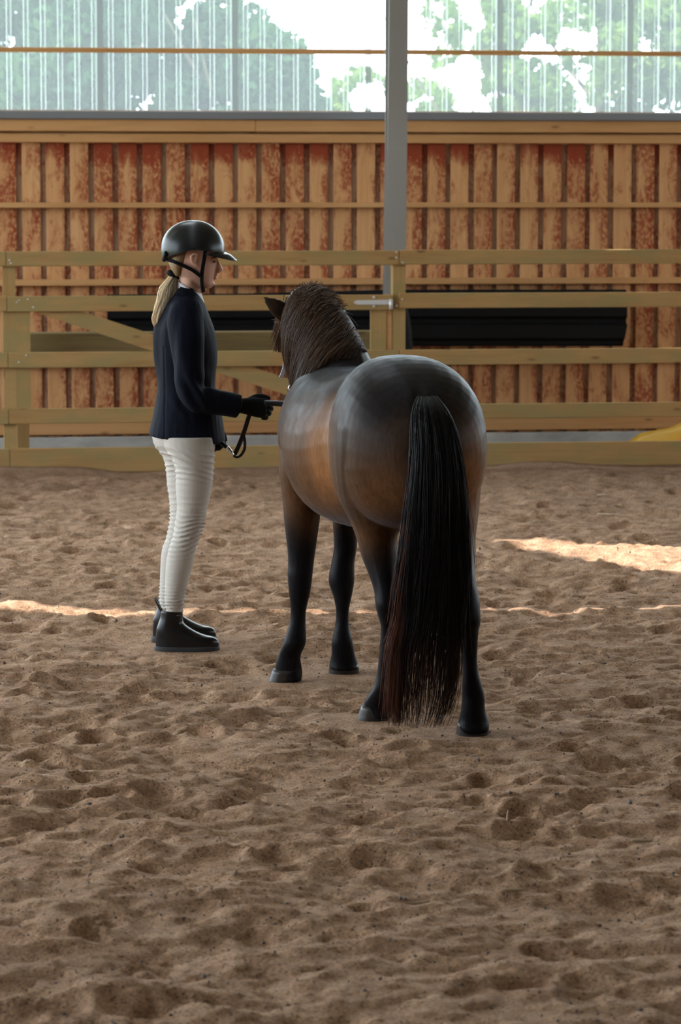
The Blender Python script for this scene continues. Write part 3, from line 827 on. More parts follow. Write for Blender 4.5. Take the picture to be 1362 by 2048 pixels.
# ears
def ear(b, tip, w, d, face):
    b, tip = np.array(b), np.array(tip); ax = tip-b; ax /= np.linalg.norm(ax); s_ = np.cross(ax, face); s_ /= np.linalg.norm(s_); f_ = np.cross(s_, ax)
    rr = []
    for k, wk in ((0.0,0.75),(0.2,1.0),(0.45,0.95),(0.7,0.62),(0.9,0.25),(1.0,0.06)):
        rr.append(ell(b*(1-k)+tip*k + f_*0.01*math.sin(k*3.1), s_*w*wk, f_*d*wk, 12))
    return rr
body.loft(ear(P(576,634,12.06), P(525,594,12.03), 0.036, 0.017, (0.3,-0.9,0.2)))
body.loft(ear(P(660,628,12.06), P(671,583,12.02), 0.032, 0.020, (-0.8,-0.5,0.2)))
pony = empty('pony', (0.1, 11.1, 0))
tag(pony, 'dark bay pony with black legs and long tail seen from behind', 'pony')
def child(o, par):
    o.parent = par
    if par.type == 'EMPTY': o.matrix_parent_inverse = Matrix.Translation(-Vector(par.location))
    return o
pb = fuse('body', body, 0.0066, 5, M['coat'], None, 0.0025); child(pb, pony)
# muscle grooves: cleft between the buttocks, flank hollow in front of the stifle
def grooves(co, no):
    d = np.zeros(len(co))
    def dent(c_, r_, a): 
        nonlocal d
        d -= a*np.exp(-(((co-np.array(c_))/np.array(r_))**2).sum(1))
    dent(P(680,850,10.98), (0.045,0.10,0.16), 0.030)       # flank hollow
    dent(P(700,760,11.0), (0.05,0.10,0.05), 0.006)
    dent(P(840,900,10.45), (0.022,0.2,0.16), 0.02)
    return d
displace(pb, grooves)
co = get_co(pb.data); x_, y_, z_ = co.T
blk = np.array((0.0085,0.0075,0.0085)); dbr = np.array((0.030,0.0175,0.0115)); tan = np.array((0.185,0.078,0.026)); brn = np.array((0.062,0.030,0.015))
nz = vnoise(x_*9+5, z_*9+y_*7, 41)*0.10
def w3(a): return a[:, None]
colr = np.tile(dbr, (len(co), 1))
# mealy tan on flanks, buttocks and upper legs
mid = sstep(0.55, 0.70, z_+nz*0.5)*(1-sstep(0.84, 1.06, z_+nz))
hind = (1-sstep(10.9, 11.05, y_))
mw = mid*(0.26-0.18*hind*(1-sstep(0.74,0.66,z_)))
colr = colr*(1-w3(mw)) + tan*w3(mw)
# orange flank in front of the thigh
fl = np.exp(-(((co-P(655,895,11.0))/np.array((0.10,0.20,0.19)))**2).sum(1))
colr = colr*(1-w3(np.clip(fl*1.2,0,0.9))) + tan*1.15*w3(np.clip(fl*1.2,0,0.9))
bt = np.exp(-(((co-P(945,960,10.6))/np.array((0.06,0.3,0.17)))**2).sum(1))
colr = colr*(1-w3(np.clip(bt,0,0.8))) + tan*w3(np.clip(bt,0,0.8))
bt = np.exp(-(((co-P(765,985,10.55))/np.array((0.09,0.2,0.10)))**2).sum(1))
colr = colr*(1-w3(np.clip(bt*0.75,0,0.8))) + tan*0.8*w3(np.clip(bt*0.75,0,0.8))
# dark top line, croup and black legs
top_ = sstep(1.02, 1.16, z_+nz)*(1-sstep(11.55,11.7,y_))
colr = colr*(1-w3(top_*0.85)) + (blk*1.5)*w3(top_*0.85)
leg = 1-sstep(0.50, 0.63, z_+nz*0.8)
belly = sstep(10.95,11.05,y_)*(1-sstep(11.48,11.52,y_))
leg = leg*(1-belly*sstep(0.6,0.62,z_))
colr = colr*(1-w3(leg)) + blk*w3(leg)
nk = sstep(11.66,11.80,y_)*sstep(1.02,1.12,z_)
colr = colr*(1-w3(nk*0.8)) + (dbr*1.0)*w3(nk*0.8)
set_color(pb.data, colr)

# hooves
def hoof(v0, l0, r0, v1, l1, r1, Yh, d0, d1, zmin=-0.012):
    rg = []
    for k in np.linspace(0, 1, 5):
        v = v0+(v1-v0)*k; a = P(l0+(l1-l0)*k, v, Yh); b = P(r0+(r1-r0)*k, v, Yh)
        rg.append(ell(((a[0]+b[0])/2, Yh+0.012*k, (a[2]+b[2])/2), ((b[0]-a[0])/2, 0, 0), (0, d0+(d1-d0)*k, 0), 24, 2.3))
    rg.append(rg[-1]+np.array((0,0,-0.02)))
    m_ = MB(); m_.loft(rg[::-1])
    o = m_.build('hoof', M['hoof'], None, True); child(o, pony); return o
hoof(1338,545,603,1366,535,596,11.635,0.052,0.062)
hoof(1328,659,717,1349,656,719,11.84,0.054,0.064)
hoof(1410,722,784,1441,713,777,10.77,0.050,0.062)
hoof(1445,915,977,1473,911,978,10.47,0.060,0.070)

# mane: roots along the crest, falling over the left side of the neck
nm = 4200; K = 14
tr = rng.uniform(0.26, 0.98, nm); ph0 = np.radians(rng.uniform(62, 128, nm)); span = np.radians(rng.uniform(55, 130, nm)*(0.45+0.55*sstep(0.28,0.62,tr)))
kk = np.linspace(0, 1, K)[None, :]
clump = np.round(tr*26)/26
tt = tr[:, None] + (clump-tr)[:, None]*0.8*kk - 0.17*kk**1.2 + 0.012*np.sin(kk*5+tr[:, None]*60)
phi = ph0[:, None] - span[:, None]*kk**1.05
off = 0.002 + 0.006*np.sin(np.pi*np.clip(kk*0.9+0.05,0,1)) + rng.uniform(0,0.007,nm)[:, None]*(0.4+kk) + 0.004*np.sin(clump[:, None]*160+kk*3)
pth = neckpt(tt, phi, off)
mane = strands(pth, 0.0026, 0.0007, 'mane', M['mane'], None); child(mane, pony)
cm = np.repeat((np.array((0.030,0.017,0.011))[None]*rng.uniform(0.35,2.4,nm)[:, None]+np.array((0.010,0.003,0.0))*rng.uniform(0,1,nm)[:, None]), K*3, axis=0)
set_color(mane.data, cm)
# short fuzz standing up along the poll and the forelock hanging at the left
nf = 500
tf = rng.uniform(0.55, 1.0, nf); pf = np.radians(rng.uniform(40, 130, nf)); kf = np.linspace(0,1,6)[None,:]
fz_ = neckpt(tf[:,None]-0.04*kf, pf[:,None]+rng.normal(0,0.15,nf)[:,None]*kf, 0.0+rng.uniform(0.01,0.035,nf)[:,None]*kf)
fo = 650
root = P(598,606,12.10)[None]+rng.normal(0,1,(fo,3))*np.array((0.02,0.02,0.012))
tipp = np.array([P(u_,v_,12.10) for u_, v_ in zip(rng.normal(557,5.5,fo), rng.uniform(640,706,fo))])
midp = np.array([P(u_,v_,12.03) for u_, v_ in zip(rng.normal(563,4.5,fo), rng.uniform(618,640,fo))])
kq = np.linspace(0,1,8)[None,:,None]
fl_ = (1-kq)**2*root[:,None]+2*kq*(1-kq)*midp[:,None]+kq**2*tipp[:,None]
fz8 = neckpt(tf[:,None]-0.04*np.linspace(0,1,8)[None,:], pf[:,None]+rng.normal(0,0.15,nf)[:,None]*np.linspace(0,1,8)[None,:], rng.uniform(0.008,0.03,nf)[:,None]*np.linspace(0,1,8)[None,:])
fore = strands(np.concatenate([fl_, fz8]), 0.0018, 0.0006, 'forelock', M['mane'], None); child(fore, pony)
set_color(fore.data, np.repeat(np.array((0.12,0.07,0.045))[None]*rng.uniform(0.5,1.6,fo+nf)[:,None], 24, axis=0))

# tail: solid core under several thousand hairs
TR = [(792,836,872,10.44,0.045),(820,826,893,10.37,0.065),(870,824,912,10.33,0.075),(940,822,924,10.31,0.075),(1020,816,929,10.30,0.075),(1100,811,932,10.30,0.07),(1180,806,930,10.31,0.065),(1250,804,922,10.31,0.055),(1300,812,908,10.32,0.04),(1335,826,890,10.32,0.02)]
tail = empty('tail', pony.location)
tail.parent = pony; tail.location = (0,0,0)
tm = MB(); tm.loft(rows_rings([(v,l+8,r-8,Y_,d*0.8) for v,l,r,Y_,d in TR], 20, 3)[::-1])
tc_ = fuse('tail_core', tm, 0.008, 6, M['tail'], None); child(tc_, pony)
tc_.parent = pony
set_color(tc_.data, np.tile(blk*0.9, (len(tc_.data.vertices), 1)))
TQ = []
for (v, l, r, Y_, d) in TR[:-2] + [(1300,798,918,10.32,0.05),(1400,796,908,10.32,0.035),(1455,800,885,10.33,0.025)]:
    a = P(l, v, Y_); b = P(r, v, Y_); TQ.append([(a[0]+b[0])/2, Y_, (a[2]+b[2])/2, (b[0]-a[0])/2, d])
TQ = catmull(TQ, 4)
def tailpt(t, a, r):
    f = np.clip(t,0,1)*(len(TQ)-1); i = np.clip(np.floor(f).astype(int),0,len(TQ)-2); k = (f-i)[...,None]
    g = TQ[i]*(1-k)+TQ[i+1]*k
    return np.stack([g[...,0]+g[...,3]*np.cos(a)*r, g[...,1]+g[...,4]*np.sin(a)*r, g[...,2]], axis=-1)
nt = 3600; K = 18
a0 = rng.uniform(0, 2*math.pi, nt); a0 = np.where(rng.uniform(0,1,nt) < 0.55, rng.uniform(math.pi, 2*math.pi, nt), a0)
t1 = rng.uniform(0.0, 0.30, nt)**1.3; L = (1-t1)*(0.52 + 0.48*rng.uniform(0,1,nt)**1.7)
kk = np.linspace(0,1,K)[None,:]
cl = np.round(a0*9)/9
aa = a0[:,None] + (cl-a0)[:,None]*0.7*kk + 0.05*np.sin(kk*7+a0[:,None]*5)
rr_ = rng.uniform(0.86,1.06,nt)[:,None] + 0.05*np.sin(kk*6+cl[:,None]*17) + (rng.normal(0,0.10,nt)[:,None]*kk**2)
pth = tailpt(t1[:,None]+L[:,None]*kk, aa, rr_)
pth[...,0] += (rng.normal(-0.004,0.014,nt)[:,None]*kk**2)
# stray reddish hairs on the left edge
ns = 560
ts = rng.uniform(0.25,0.55,ns); As = rng.uniform(math.pi*0.86, math.pi*1.20, ns); ks = kk
ps = tailpt(ts[:,None]+(rng.uniform(0.55,1.0,ns)*(1-ts))[:,None]*ks, As[:,None]+0*ks, 1.0+0*ks+rng.normal(0,0.06,ns)[:,None])
ps[...,0] -= (np.abs(rng.normal(0.006,0.022,ns))[:,None])*ks**1.2
th_ = strands(np.concatenate([pth, ps]), 0.0016, 0.0005, 'tail_hair', M['tail'], None); child(th_, pony)
base_c = np.repeat(blk[None]*rng.uniform(0.5,1.7,nt)[:,None], K*3, axis=0).reshape(nt, K, 3, 3)
zf = 0.75*sstep(0.62, 1.0, (t1[:,None]+L[:,None]*kk))[...,None,None]*rng.uniform(0,1,nt)[:,None,None,None]**1.5
base_c = base_c*(1-zf) + np.array((0.075,0.026,0.014))*zf
sc_ = np.repeat(np.array((0.12,0.045,0.027))[None]*rng.uniform(0.4,1.3,ns)[:,None], K*3, axis=0)
set_color(th_.data, np.concatenate([base_c.reshape(-1,3), sc_]))
bpy.data.objects.remove(tail)

# ------------------------------------------------------------------ bridle on the pony's head
M['leather'] = mat('black_leather', (0.007,0.006,0.006), 0.4, spec=0.25)
M['chrome'] = mat('polished_metal', (0.75,0.75,0.75), 0.2, 1.0)
M['strap_pale'] = mat('shiny_strap', (0.42,0.46,0.52), 0.3)
bridle = empty('bridle', tuple(P(585,740,12.22)))
tag(bridle, "black leather bridle with metal buckle on the pony's head", 'bridle')
def head_ring(t_, off, name, a0_=0, a1_=2*math.pi, w=0.009):
    i = t_*(len(hs)-1); i0 = int(i); k = i-i0; g = hs[i0]*(1-k)+hs[min(i0+1,len(hs)-1)]*k; n_ = HN[i0]; T_ = HT[i0]
    an = np.linspace(a0_, a1_, 28)
    pts = [g[:3]+HLv*(g[3]+off)*math.cos(a)+n_*(g[4]+off)*math.sin(a) for a in an]
    m_ = MB(); rr = []
    for p_, a in zip(pts, an):
        outw = HLv*math.cos(a)+n_*math.sin(a); outw /= np.linalg.norm(outw)
        rr.append(np.array([p_+T_*w+outw*0.003, p_-T_*w+outw*0.003, p_-T_*w-outw*0.003, p_+T_*w-outw*0.003]))
    m_.loft(rr); o = m_.build(name, M['leather'], None); child(o, bridle); return o
head_ring(0.62, 0.007, 'noseband'); head_ring(0.20, 0.012, 'browband', math.pi*0.0, math.pi*2)
def strap(pts, w, t, m_, par, name, face=(0,-1,0)):
    a = catmull(np.array(pts), 6); T_ = np.gradient(a, axis=0); T_ /= np.linalg.norm(T_,axis=1)[:,None]
    rr = []
    for p_, t_ in zip(a, T_):
        s_ = np.cross(t_, face); s_ /= np.linalg.norm(s_)+1e-9; f_ = np.cross(s_, t_)
        rr.append(np.array([p_+s_*w+f_*t, p_-s_*w+f_*t, p_-s_*w-f_*t, p_+s_*w-f_*t]))
    mb_ = MB(); mb_.loft(rr); o = mb_.build(name, m_, None); child(o, par); return o
strap([P(572,690,12.13),P(575,715,12.14),P(578,740,12.17),P(583,765,12.2),P(588,790,12.25)], 0.009, 0.004, M['leather'], bridle, 'cheekpiece')
strap([P(568,705,12.10),P(571,718,12.09),P(568,738,12.09),P(562,755,12.10)], 0.0075, 0.003, M['strap_pale'], bridle, 'strap_end', (0.4,-1,0))
bk = MB(); cb = P(583,777,12.19)
bk.loft(tube_rings([cb+np.array((0.011*math.cos(a),-0.008,0.013*math.sin(a))) for a in np.linspace(0,2*math.pi,13)], [0.0035]*13, 8, 2))
bo = bk.build('buckle', M['chrome'], None, True); child(bo, bridle); tag(bo, 'bright metal buckle')
bit = MB(); cb = P(597,799,12.28)
bit.loft(tube_rings([cb+np.array((0.03*math.cos(a),0.01*math.cos(a),0.03*math.sin(a))) for a in np.linspace(0,2*math.pi,17)], [0.004]*17, 8, 2))
bo = bit.build('bit_ring', M['chrome'], None, True); child(bo, bridle)

# ------------------------------------------------------------------ person
YP = 12.54
person = empty('person', tuple(np.array((-0.62, YP, 0.0))))
tag(person, 'person in riding helmet, navy jacket and white breeches holding the lead rein', 'person')
M['skin'] = mat('skin', (0.62,0.36,0.27), 0.5, spec=0.35)
M['skin'].node_tree.nodes['Principled BSDF'].inputs['Subsurface Weight'].default_value = 0.08
M['skin'].node_tree.nodes['Principled BSDF'].inputs['Subsurface Radius'].default_value = (0.02,0.008,0.004)
M['navy'] = mat('navy_wool', (0.0052,0.0066,0.0135), 0.7, spec=0.06)
q = N(M['navy']); q.b.inputs['Sheen Weight'].default_value = 0.015
q.bump(q.noise(q.coords((14,14,4)), 1.0, 3, 0.5, 0.4), 0.35, 0.02)
M['breech'] = mat('white_breeches', (0.47,0.435,0.39), 0.75, spec=0.2)
q = N(M['breech']); q.bump(q.noise(q.coords((10,10,45)), 1.0, 3, 0.5, 0.6), 0.25, 0.008)
M['boot'] = mat('black_boot_leather', (0.008,0.008,0.009), 0.28, spec=0.3)
M['sole'] = mat('rubber_sole', (0.03,0.03,0.032), 0.65, spec=0.3)
M['glove'] = mat('black_glove', (0.005,0.005,0.006), 0.7, spec=0.12)
M['shirt'] = mat('white_shirt', (0.68,0.66,0.72), 0.7)
M['hair'] = mat('blond_hair', (0.42,0.28,0.13), 0.4)
q = N(M['hair']); at = q.n('ShaderNodeAttribute'); at.attribute_name = 'coat'; q.base(at.outputs['Color'])
M['scalp_hair'] = mat('blond_hair_flat', (0.20,0.12,0.05), 0.55)
q = N(M['scalp_hair']); q.bump(q.noise(q.coords((60,60,160)), 1.0, 3), 0.5, 0.003)
M['shell'] = mat('matt_helmet_shell', (0.010,0.011,0.014), 0.30, spec=0.35)
M['web'] = mat('black_webbing', (0.004,0.004,0.005), 0.8, spec=0.1)

def cuv(pts):      # (u, v, Y) -> points
    return [P(u, v, Y_) for u, v, Y_ in pts]
# --- body: one continuous skin (head, neck, trunk, arms, legs), clothes go over it
bd = MB()
NEAR = [(880,345,424,12.44,0.085),(926,352,425,12.43,0.08),(971,354,421,12.43,0.075),(1017,357,411,12.43,0.068),(1062,352,401,12.43,0.058),(1100,340,388,12.43,0.055),(1150,334,377,12.43,0.052),(1199,332,366,12.43,0.042),(1240,334,364,12.43,0.036)]
FAR = [(880,325,408,12.66,0.085),(926,332,407,12.66,0.08),(971,337,403,12.66,0.075),(1017,342,395,12.66,0.068),(1062,338,386,12.66,0.058),(1100,327,374,12.66,0.055),(1150,323,364,12.66,0.052),(1199,321,355,12.66,0.042),(1228,322,352,12.66,0.036)]
TOR = [(560,362,398,YP,0.055),(580,362,396,YP,0.058),(598,350,400,YP,0.10),(615,338,406,YP,0.14),(650,322,418,YP,0.145),(690,318,425,YP,0.14),(730,320,424,YP,0.13),(770,324,421,YP,0.12),(810,320,428,YP,0.135),(850,312,434,YP,0.15),(890,312,424,YP,0.145)]
bd.loft(rows_rings(NEAR, 16, 2)[::-1]); bd.loft(rows_rings(FAR, 16, 2)[::-1]); bd.loft(rows_rings(TOR, 20, 2)[::-1])
ARM_R = cuv([(374,622,12.40),(376,690,12.365),(380,775,12.355),(392,795,12.36),(430,803,12.385),(474,812,12.42),(496,813,12.44)])
ARM_L = cuv([(376,620,12.69),(376,690,12.725),(378,775,12.735),(390,795,12.73),(404,825,12.72),(414,848,12.71),(417,856,12.71)])
for A in (ARM_R, ARM_L): bd.loft(tube_rings(A, [0.052,0.048,0.044,0.042,0.036,0.021,0.015], 14, 3))
# head, seen in profile: rows give back and front outline
HD = [(462,352,424,YP,0.06),(480,338,434,YP,0.074),(500,334,438,YP,0.078),(515,335,436,YP,0.077),(528,338,433.5,YP,0.074),(540,344,431.5,YP,0.069),(550,352,429.5,YP,0.062),(560,364,428,YP,0.052),(568,378,426.5,YP,0.042),(575,392,421,YP,0.028)]
bd.loft(rows_rings(HD, 24, 3, 2.2)[::-1])
bd.loft(rows_rings([(535,357,402,YP,0.055),(556,358,400,YP,0.053),(575,357,400,YP,0.056),(600,355,402,YP,0.07)], 18, 3)[::-1])
# nose, brow, lips, chin
bd.loft([ell(P(u,v,YP), (a,0,0), (0,b,0), 10) for u,v,a,b in ((434,520,0.004,0.006),(436,527,0.008,0.008),(438.5,534,0.011,0.012),(440,539.5,0.0135,0.016),(437.5,544,0.011,0.013),(434,547,0.004,0.006))][::-1])
bd.loft([ell(P(u,v,YP), (a,0,0), (0,b,0), 10) for u,v,a,b in ((432,547,0.004,0.012),(433,549.8,0.009,0.020),(430.5,552.5,0.005,0.018),(431.5,556,0.009,0.018),(429,559.5,0.004,0.010))][::-1])
bd.loft([ell(P(u,v,YP), (a,0,0), (0,b,0), 12) for u,v,a,b in ((424,560,0.006,0.014),(424.5,568,0.0125,0.020),(421,573,0.010,0.018),(417,577,0.006,0.01))][::-1])
pbody = fuse('body', bd, 0.0032, 2, M['skin'], None); child(pbody, person)
# eye, brow, ear
def blob(u, v, Y_, a, b, c_, m_, name, par, n=14):
    mb_ = MB(); c0 = P(u, v, Y_)
    mb_.loft([ell(c0+np.array((0,0,c_*math.sin(t))), (a*math.cos(t)+1e-4,0,0), (0,b*math.cos(t)+1e-4,0), n) for t in np.linspace(-1.5,1.5,9)])
    o = mb_.build(name, m_, None, True); child(o, par); return o
M['eye'] = mat('eye', (0.05,0.035,0.03), 0.25); M['lash'] = mat('brow_hair', (0.16,0.09,0.05), 0.7)
for s in (-1, 1):
    blob(427.5, 523.5, YP+s*0.036, 0.007, 0.007, 0.0038, M['eye'], 'eye', person)
    eb = MB(); eb.loft(tube_rings(cuv([(421,517.5,YP+s*0.052),(427,515,YP+s*0.046),(432,516,YP+s*0.030)]), [0.0016,0.003,0.0018], 6, 3)); child(eb.build('eyebrow', M['lash'], None, True), person)
    em = MB(); Ye = YP + s*0.084
    em.loft(tube_rings(cuv([(393,531,Ye-s*0.004),(386,526,Ye),(382.5,517,Ye+s*0.006),(384,510,Ye+s*0.008),(390,508,Ye+s*0.007),(395,511,Ye+s*0.003)]), [0.006,0.0065,0.006,0.0055,0.005,0.004], 8, 4))
    em.loft([ell(P(389,519,Ye-s*0.002)+np.array((0,s*d,0)), (0.012*k,0,0.002*k), (0.004*k,0,0.022*k), 12) for d,k in ((-0.008,0.9),(0.0,1.0),(0.004,0.8))])
    ear_o = fuse('ear', em, 0.002, 3, M['skin'], None); child(ear_o, person)

# --- breeches
br = MB()
NEARB = [(872,322,432,12.46,0.12),(897,330,430,12.44,0.11),(912,341,429.5,12.43,0.104),(926,347,429,12.43,0.10),(945,351,427.5,12.43,0.096),(971,351,424.5,12.43,0.09),(995,352.5,420.5,12.43,0.085),(1017,353.5,415,12.43,0.080),(1040,350.5,411.5,12.43,0.075),(1062,348,406,12.43,0.070),
         (1079,343.5,398.5,12.43,0.066),(1100,336.5,391.5,12.43,0.064),(1127,332,386.5,12.43,0.063),(1151,330.5,380.5,12.43,0.060),(1175,329.5,374.5,12.43,0.055),(1199,328,370,12.43,0.049),(1215,330,368,12.43,0.045),(1229,333,365,12.43,0.040)]
FARB = [(872,304,420,12.62,0.12),(890,308,415,12.64,0.11),(905,319,412,12.66,0.104),(918,327,411,12.66,0.10),(945,332,409,12.66,0.094),(971,334,406,12.66,0.088),(995,337.5,402,12.66,0.083),(1017,339,398,12.66,0.078),(1040,339,394,12.66,0.074),(1062,335,389,12.66,0.070),
        (1079,331,383,12.66,0.066),(1100,323.5,376,12.66,0.064),(1127,321,372,12.66,0.062),(1151,320,368,12.66,0.058),(1175,319,362,12.66,0.054),(1199,318,357,12.66,0.048),(1218,321,354,12.66,0.040)]
HIP = [(830,316,424,YP,0.14),(850,309,430,YP,0.155),(868,305,431,YP,0.165),(885,310,430,YP,0.165),(900,322,429,YP,0.15),(912,335,427,YP,0.10)]
for R_ in (NEARB, FARB): br.loft(rows_rings(R_, 24, 3)[::-1])
br.loft(rows_rings(HIP, 28, 3)[::-1])
bre = fuse('breeches', br, 0.0048, 4, M['breech'], None)
def creases(co, no):
    x, y, z = co.T
    ang = x*9 + y*4
    d = np.zeros(len(co))
    for zc, wz_, amp, fr, tilt in ((P(400,945,12.43)[2],0.035,0.0035,70,0.9),(P(380,1065,12.43)[2],0.075,0.0055,85,-0.5),(P(350,1205,12.43)[2],0.055,0.0060,105,0.3),(P(350,912,12.43)[2],0.03,0.004,60,1.2),(P(390,1000,12.43)[2],0.06,0.0016,60,0.2)):
        w = np.exp(-((z-zc)/wz_)**2)
        ph = z*fr*2 + tilt*ang*2 + 5*vnoise(x*7+zc*10, y*7+z*9, 51)
        rdg = 1-np.abs(np.sin(ph))
        d += 1.9*amp*w*(rdg**2-0.35)*(0.4+1.2*(vnoise(x*12+3, z*14+y*8, 52)+0.5))
    return d
displace(bre, creases); child(bre, person)

# --- jacket: trunk and sleeves in one piece
jk = MB()
JT = [(574,355,391,YP,0.062),(584,349,397,YP,0.090),(594,342,403,YP,0.125),(606,333,409,YP,0.155),(622,322,415,YP,0.166),(645,312.5,424,YP,0.166),(667,308.5,431,YP,0.162),(695,309,434.5,YP,0.157),(722,310.5,434.5,YP,0.150),(752,314,431,YP,0.142),(772,315,430,YP,0.140),(797,312,436,YP,0.148),(830,306,444,YP,0.163),(852,302,448,YP,0.172),(868,299,451,YP,0.177),(878,297.5,449,YP,0.178)]
rg = rows_rings(JT, 32, 3, 2.25)
for r_ in rg[-8:]:
    pass
jk.loft(rg[::-1])
SL_R = cuv([(372,614,12.425),(372,640,12.395),(375,690,12.365),(378,745,12.355),(381,778,12.355),(396,797,12.358),(425,803,12.38),(455,808,12.405),(477,813,12.42)])
SL_L = cuv([(374,612,12.665),(374,640,12.69),(376,690,12.72),(377,745,12.735),(380,778,12.735),(390,800,12.73),(400,820,12.72),(411,842,12.71)])
jk.loft(tube_rings(SL_R, [0.066,0.071,0.067,0.061,0.060,0.057,0.053,0.050,0.049], 20, 4))
jk.loft(tube_rings(SL_L, [0.066,0.071,0.067,0.061,0.060,0.057,0.052,0.048], 20, 4))
jac = fuse('jacket', jk, 0.0052, 4, M['navy'], None)
zh_b = P(300,868,YP)[2]; zh_f = P(445,886,YP)[2]; xb_, xf_ = P(300,868,YP)[0], P(445,886,YP)[0]
def jfold(co, no):
    x, y, z = co.T
    d = np.zeros(len(co))
    # bent elbow creases
    e = P(388,785,12.36); dist = np.sqrt((x-e[0])**2+(z-e[2])**2)
    near_ = (y < 12.47)
    w = np.exp(-(dist/0.075)**2)*near_
    d += 0.006*w*np.sin((x-e[0])*95+(z-e[2])*60+4*vnoise(x*14, z*14, 61))
    # long soft folds down the back and below the shoulder blade
    w = sstep(P(340,790,YP)[2], P(340,700,YP)[2], z)*(1-sstep(P(340,625,YP)[2], P(340,600,YP)[2], z))*(1-sstep(P(352,700,YP)[0], P(372,700,YP)[0], x))
    d += 0.0055*w*np.sin(y*52 + z*9 + 2*vnoise(y*8, z*5, 62))
    # sleeve drape
    w = np.exp(-((x-P(378,690,12.36)[0])/0.07)**2)*near_*np.exp(-((z-P(378,700,12.36)[2])/0.12)**2)
    d += 0.0035*w*np.sin(x*70+z*22+3*vnoise(x*11, z*9, 63))
    # waist seam
    w = np.exp(-((x-P(333,800,YP)[0])/0.004)**2)*(z < P(333,690,YP)[2])*(y < YP)
    d -= 0.003*w
    return d
displace(jac, jfold)
# hem: higher at the back than at the front
co = get_co(jac.data); low = sstep(P(370,830,YP)[2], P(370,872,YP)[2], co[:,2])
slope = (co[:,0]-P(372,870,YP)[0])/(xf_-xb_)
co[:,2] += low*(-slope*0.034)*(co[:,0] < 0.5); jac.data.vertices.foreach_set('co', co.astype(np.float32).ravel()); jac.data.update()
child(jac, person)
# turned collar and lapel
cl_ = MB()
ctr = [(361,573,0.074),(370,576.5,0.082),(381,583,0.086),(393,596,0.078),(404,612,0.060),(413,632,0.045),(420,652,0.03)]
for s in (-1, 1):
    rr = []
    for (u, v, dy) in ctr:
        p_ = P(u, v, YP + s*dy); rr.append(p_)
    strip = catmull(rr, 4); m_ = MB()
    T_ = np.gradient(strip, axis=0); T_ /= np.linalg.norm(T_,axis=1)[:,None]
    rgs = []
    for i, (p_, t_) in enumerate(zip(strip, T_)):
        o_ = np.array((0.15, s*0.95, 0.25)); w_ = np.cross(t_, o_); w_ /= np.linalg.norm(w_); w_ *= -1 if w_[2] > 0 else 1
        wd = 0.040*(1 - 0.5*i/len(strip)); b_ = np.array((0,s*0.008,0))
        rgs.append(np.array([p_+b_, p_+w_*wd+b_+np.array((0,s*0.012,0)), p_+w_*wd+np.array((0,s*0.004,0)), p_-b_*0.6]))
    m_.loft(rgs); o = m_.build('lapel', M['navy'], None, True); child(o, jac)
# shirt collar and stock
st = MB()
for (va, vb) in ((0,1),):
    rgs = []
    for k in np.linspace(0,1,7):
        ul = 355.5 + (350-355.5)*k; ur = 404 + (413-404)*k
        vl = 562 + (584-562)*k; vr_ = 589 + (620-589)*k
        a = P(ul, vl, YP); b = P(ur, vr_, YP); c0 = (a+b)/2; h_ = (b-a)/2
        rgs.append(ell(c0, h_, (0,0.064+0.018*k,0), 28, 2.1))
    st.loft(rgs[::-1])
sto = st.build('shirt_collar', M['shirt'], None, True); child(sto, person)

# --- boots: sole, foot, shaft
def boot(dx, Yb, zoff, dv):
    b_ = MB()
    rows = [(1221+dv,322,366,Yb,0.044),(1235+dv,320,366,Yb,0.043),(1247+dv,316,369,Yb,0.043),(1257+dv,313,382,Yb,0.045),(1265+dv,312,397,Yb,0.047),(1270.5+dv,311.5,412,Yb,0.048),(1274+dv,311,428,Yb,0.049),(1279+dv,311,436,Yb,0.05),(1286+dv,311,438.5,Yb,0.05),(1290+dv,311,438.5,Yb,0.05),(1297+dv,311,438,Yb,0.048)]
    rows = [(v,l+dx,r_+dx,Y_,d_) for v,l,r_,Y_,d_ in rows]
    b_.loft(rows_rings(rows, 28, 3, 2.2)[::-1])
    o = fuse('boot', b_, 0.0035, 3, M['boot'], None); child(o, person)
    s_ = MB(); rs = [(1291.5+dv,309.5+dx,439+dx,Yb,0.052),(1297+dv,308.5+dx,440+dx,Yb,0.053),(1304+dv,309+dx,438.5+dx,Yb,0.052)]
    s_.loft(rows_rings(rs, 32, 2, 2.6)[::-1]); so = s_.build('sole', M['sole'], None, True); child(so, o)
    return o
b1 = boot(0, 12.43, 0, 0); b2 = boot(-6, 12.68, 0, -20)
# pull loop at the back of the boot
pl = MB(); pl.loft(tube_rings(cuv([(324,1226,12.43),(317,1212,12.43),(309.5,1197,12.44),(313,1199,12.45),(321,1215,12.45),(327,1224,12.45)]), [0.004]*6, 6, 3))
plo = pl.build('pull_loop', M['boot'], None, True); child(plo, b1)

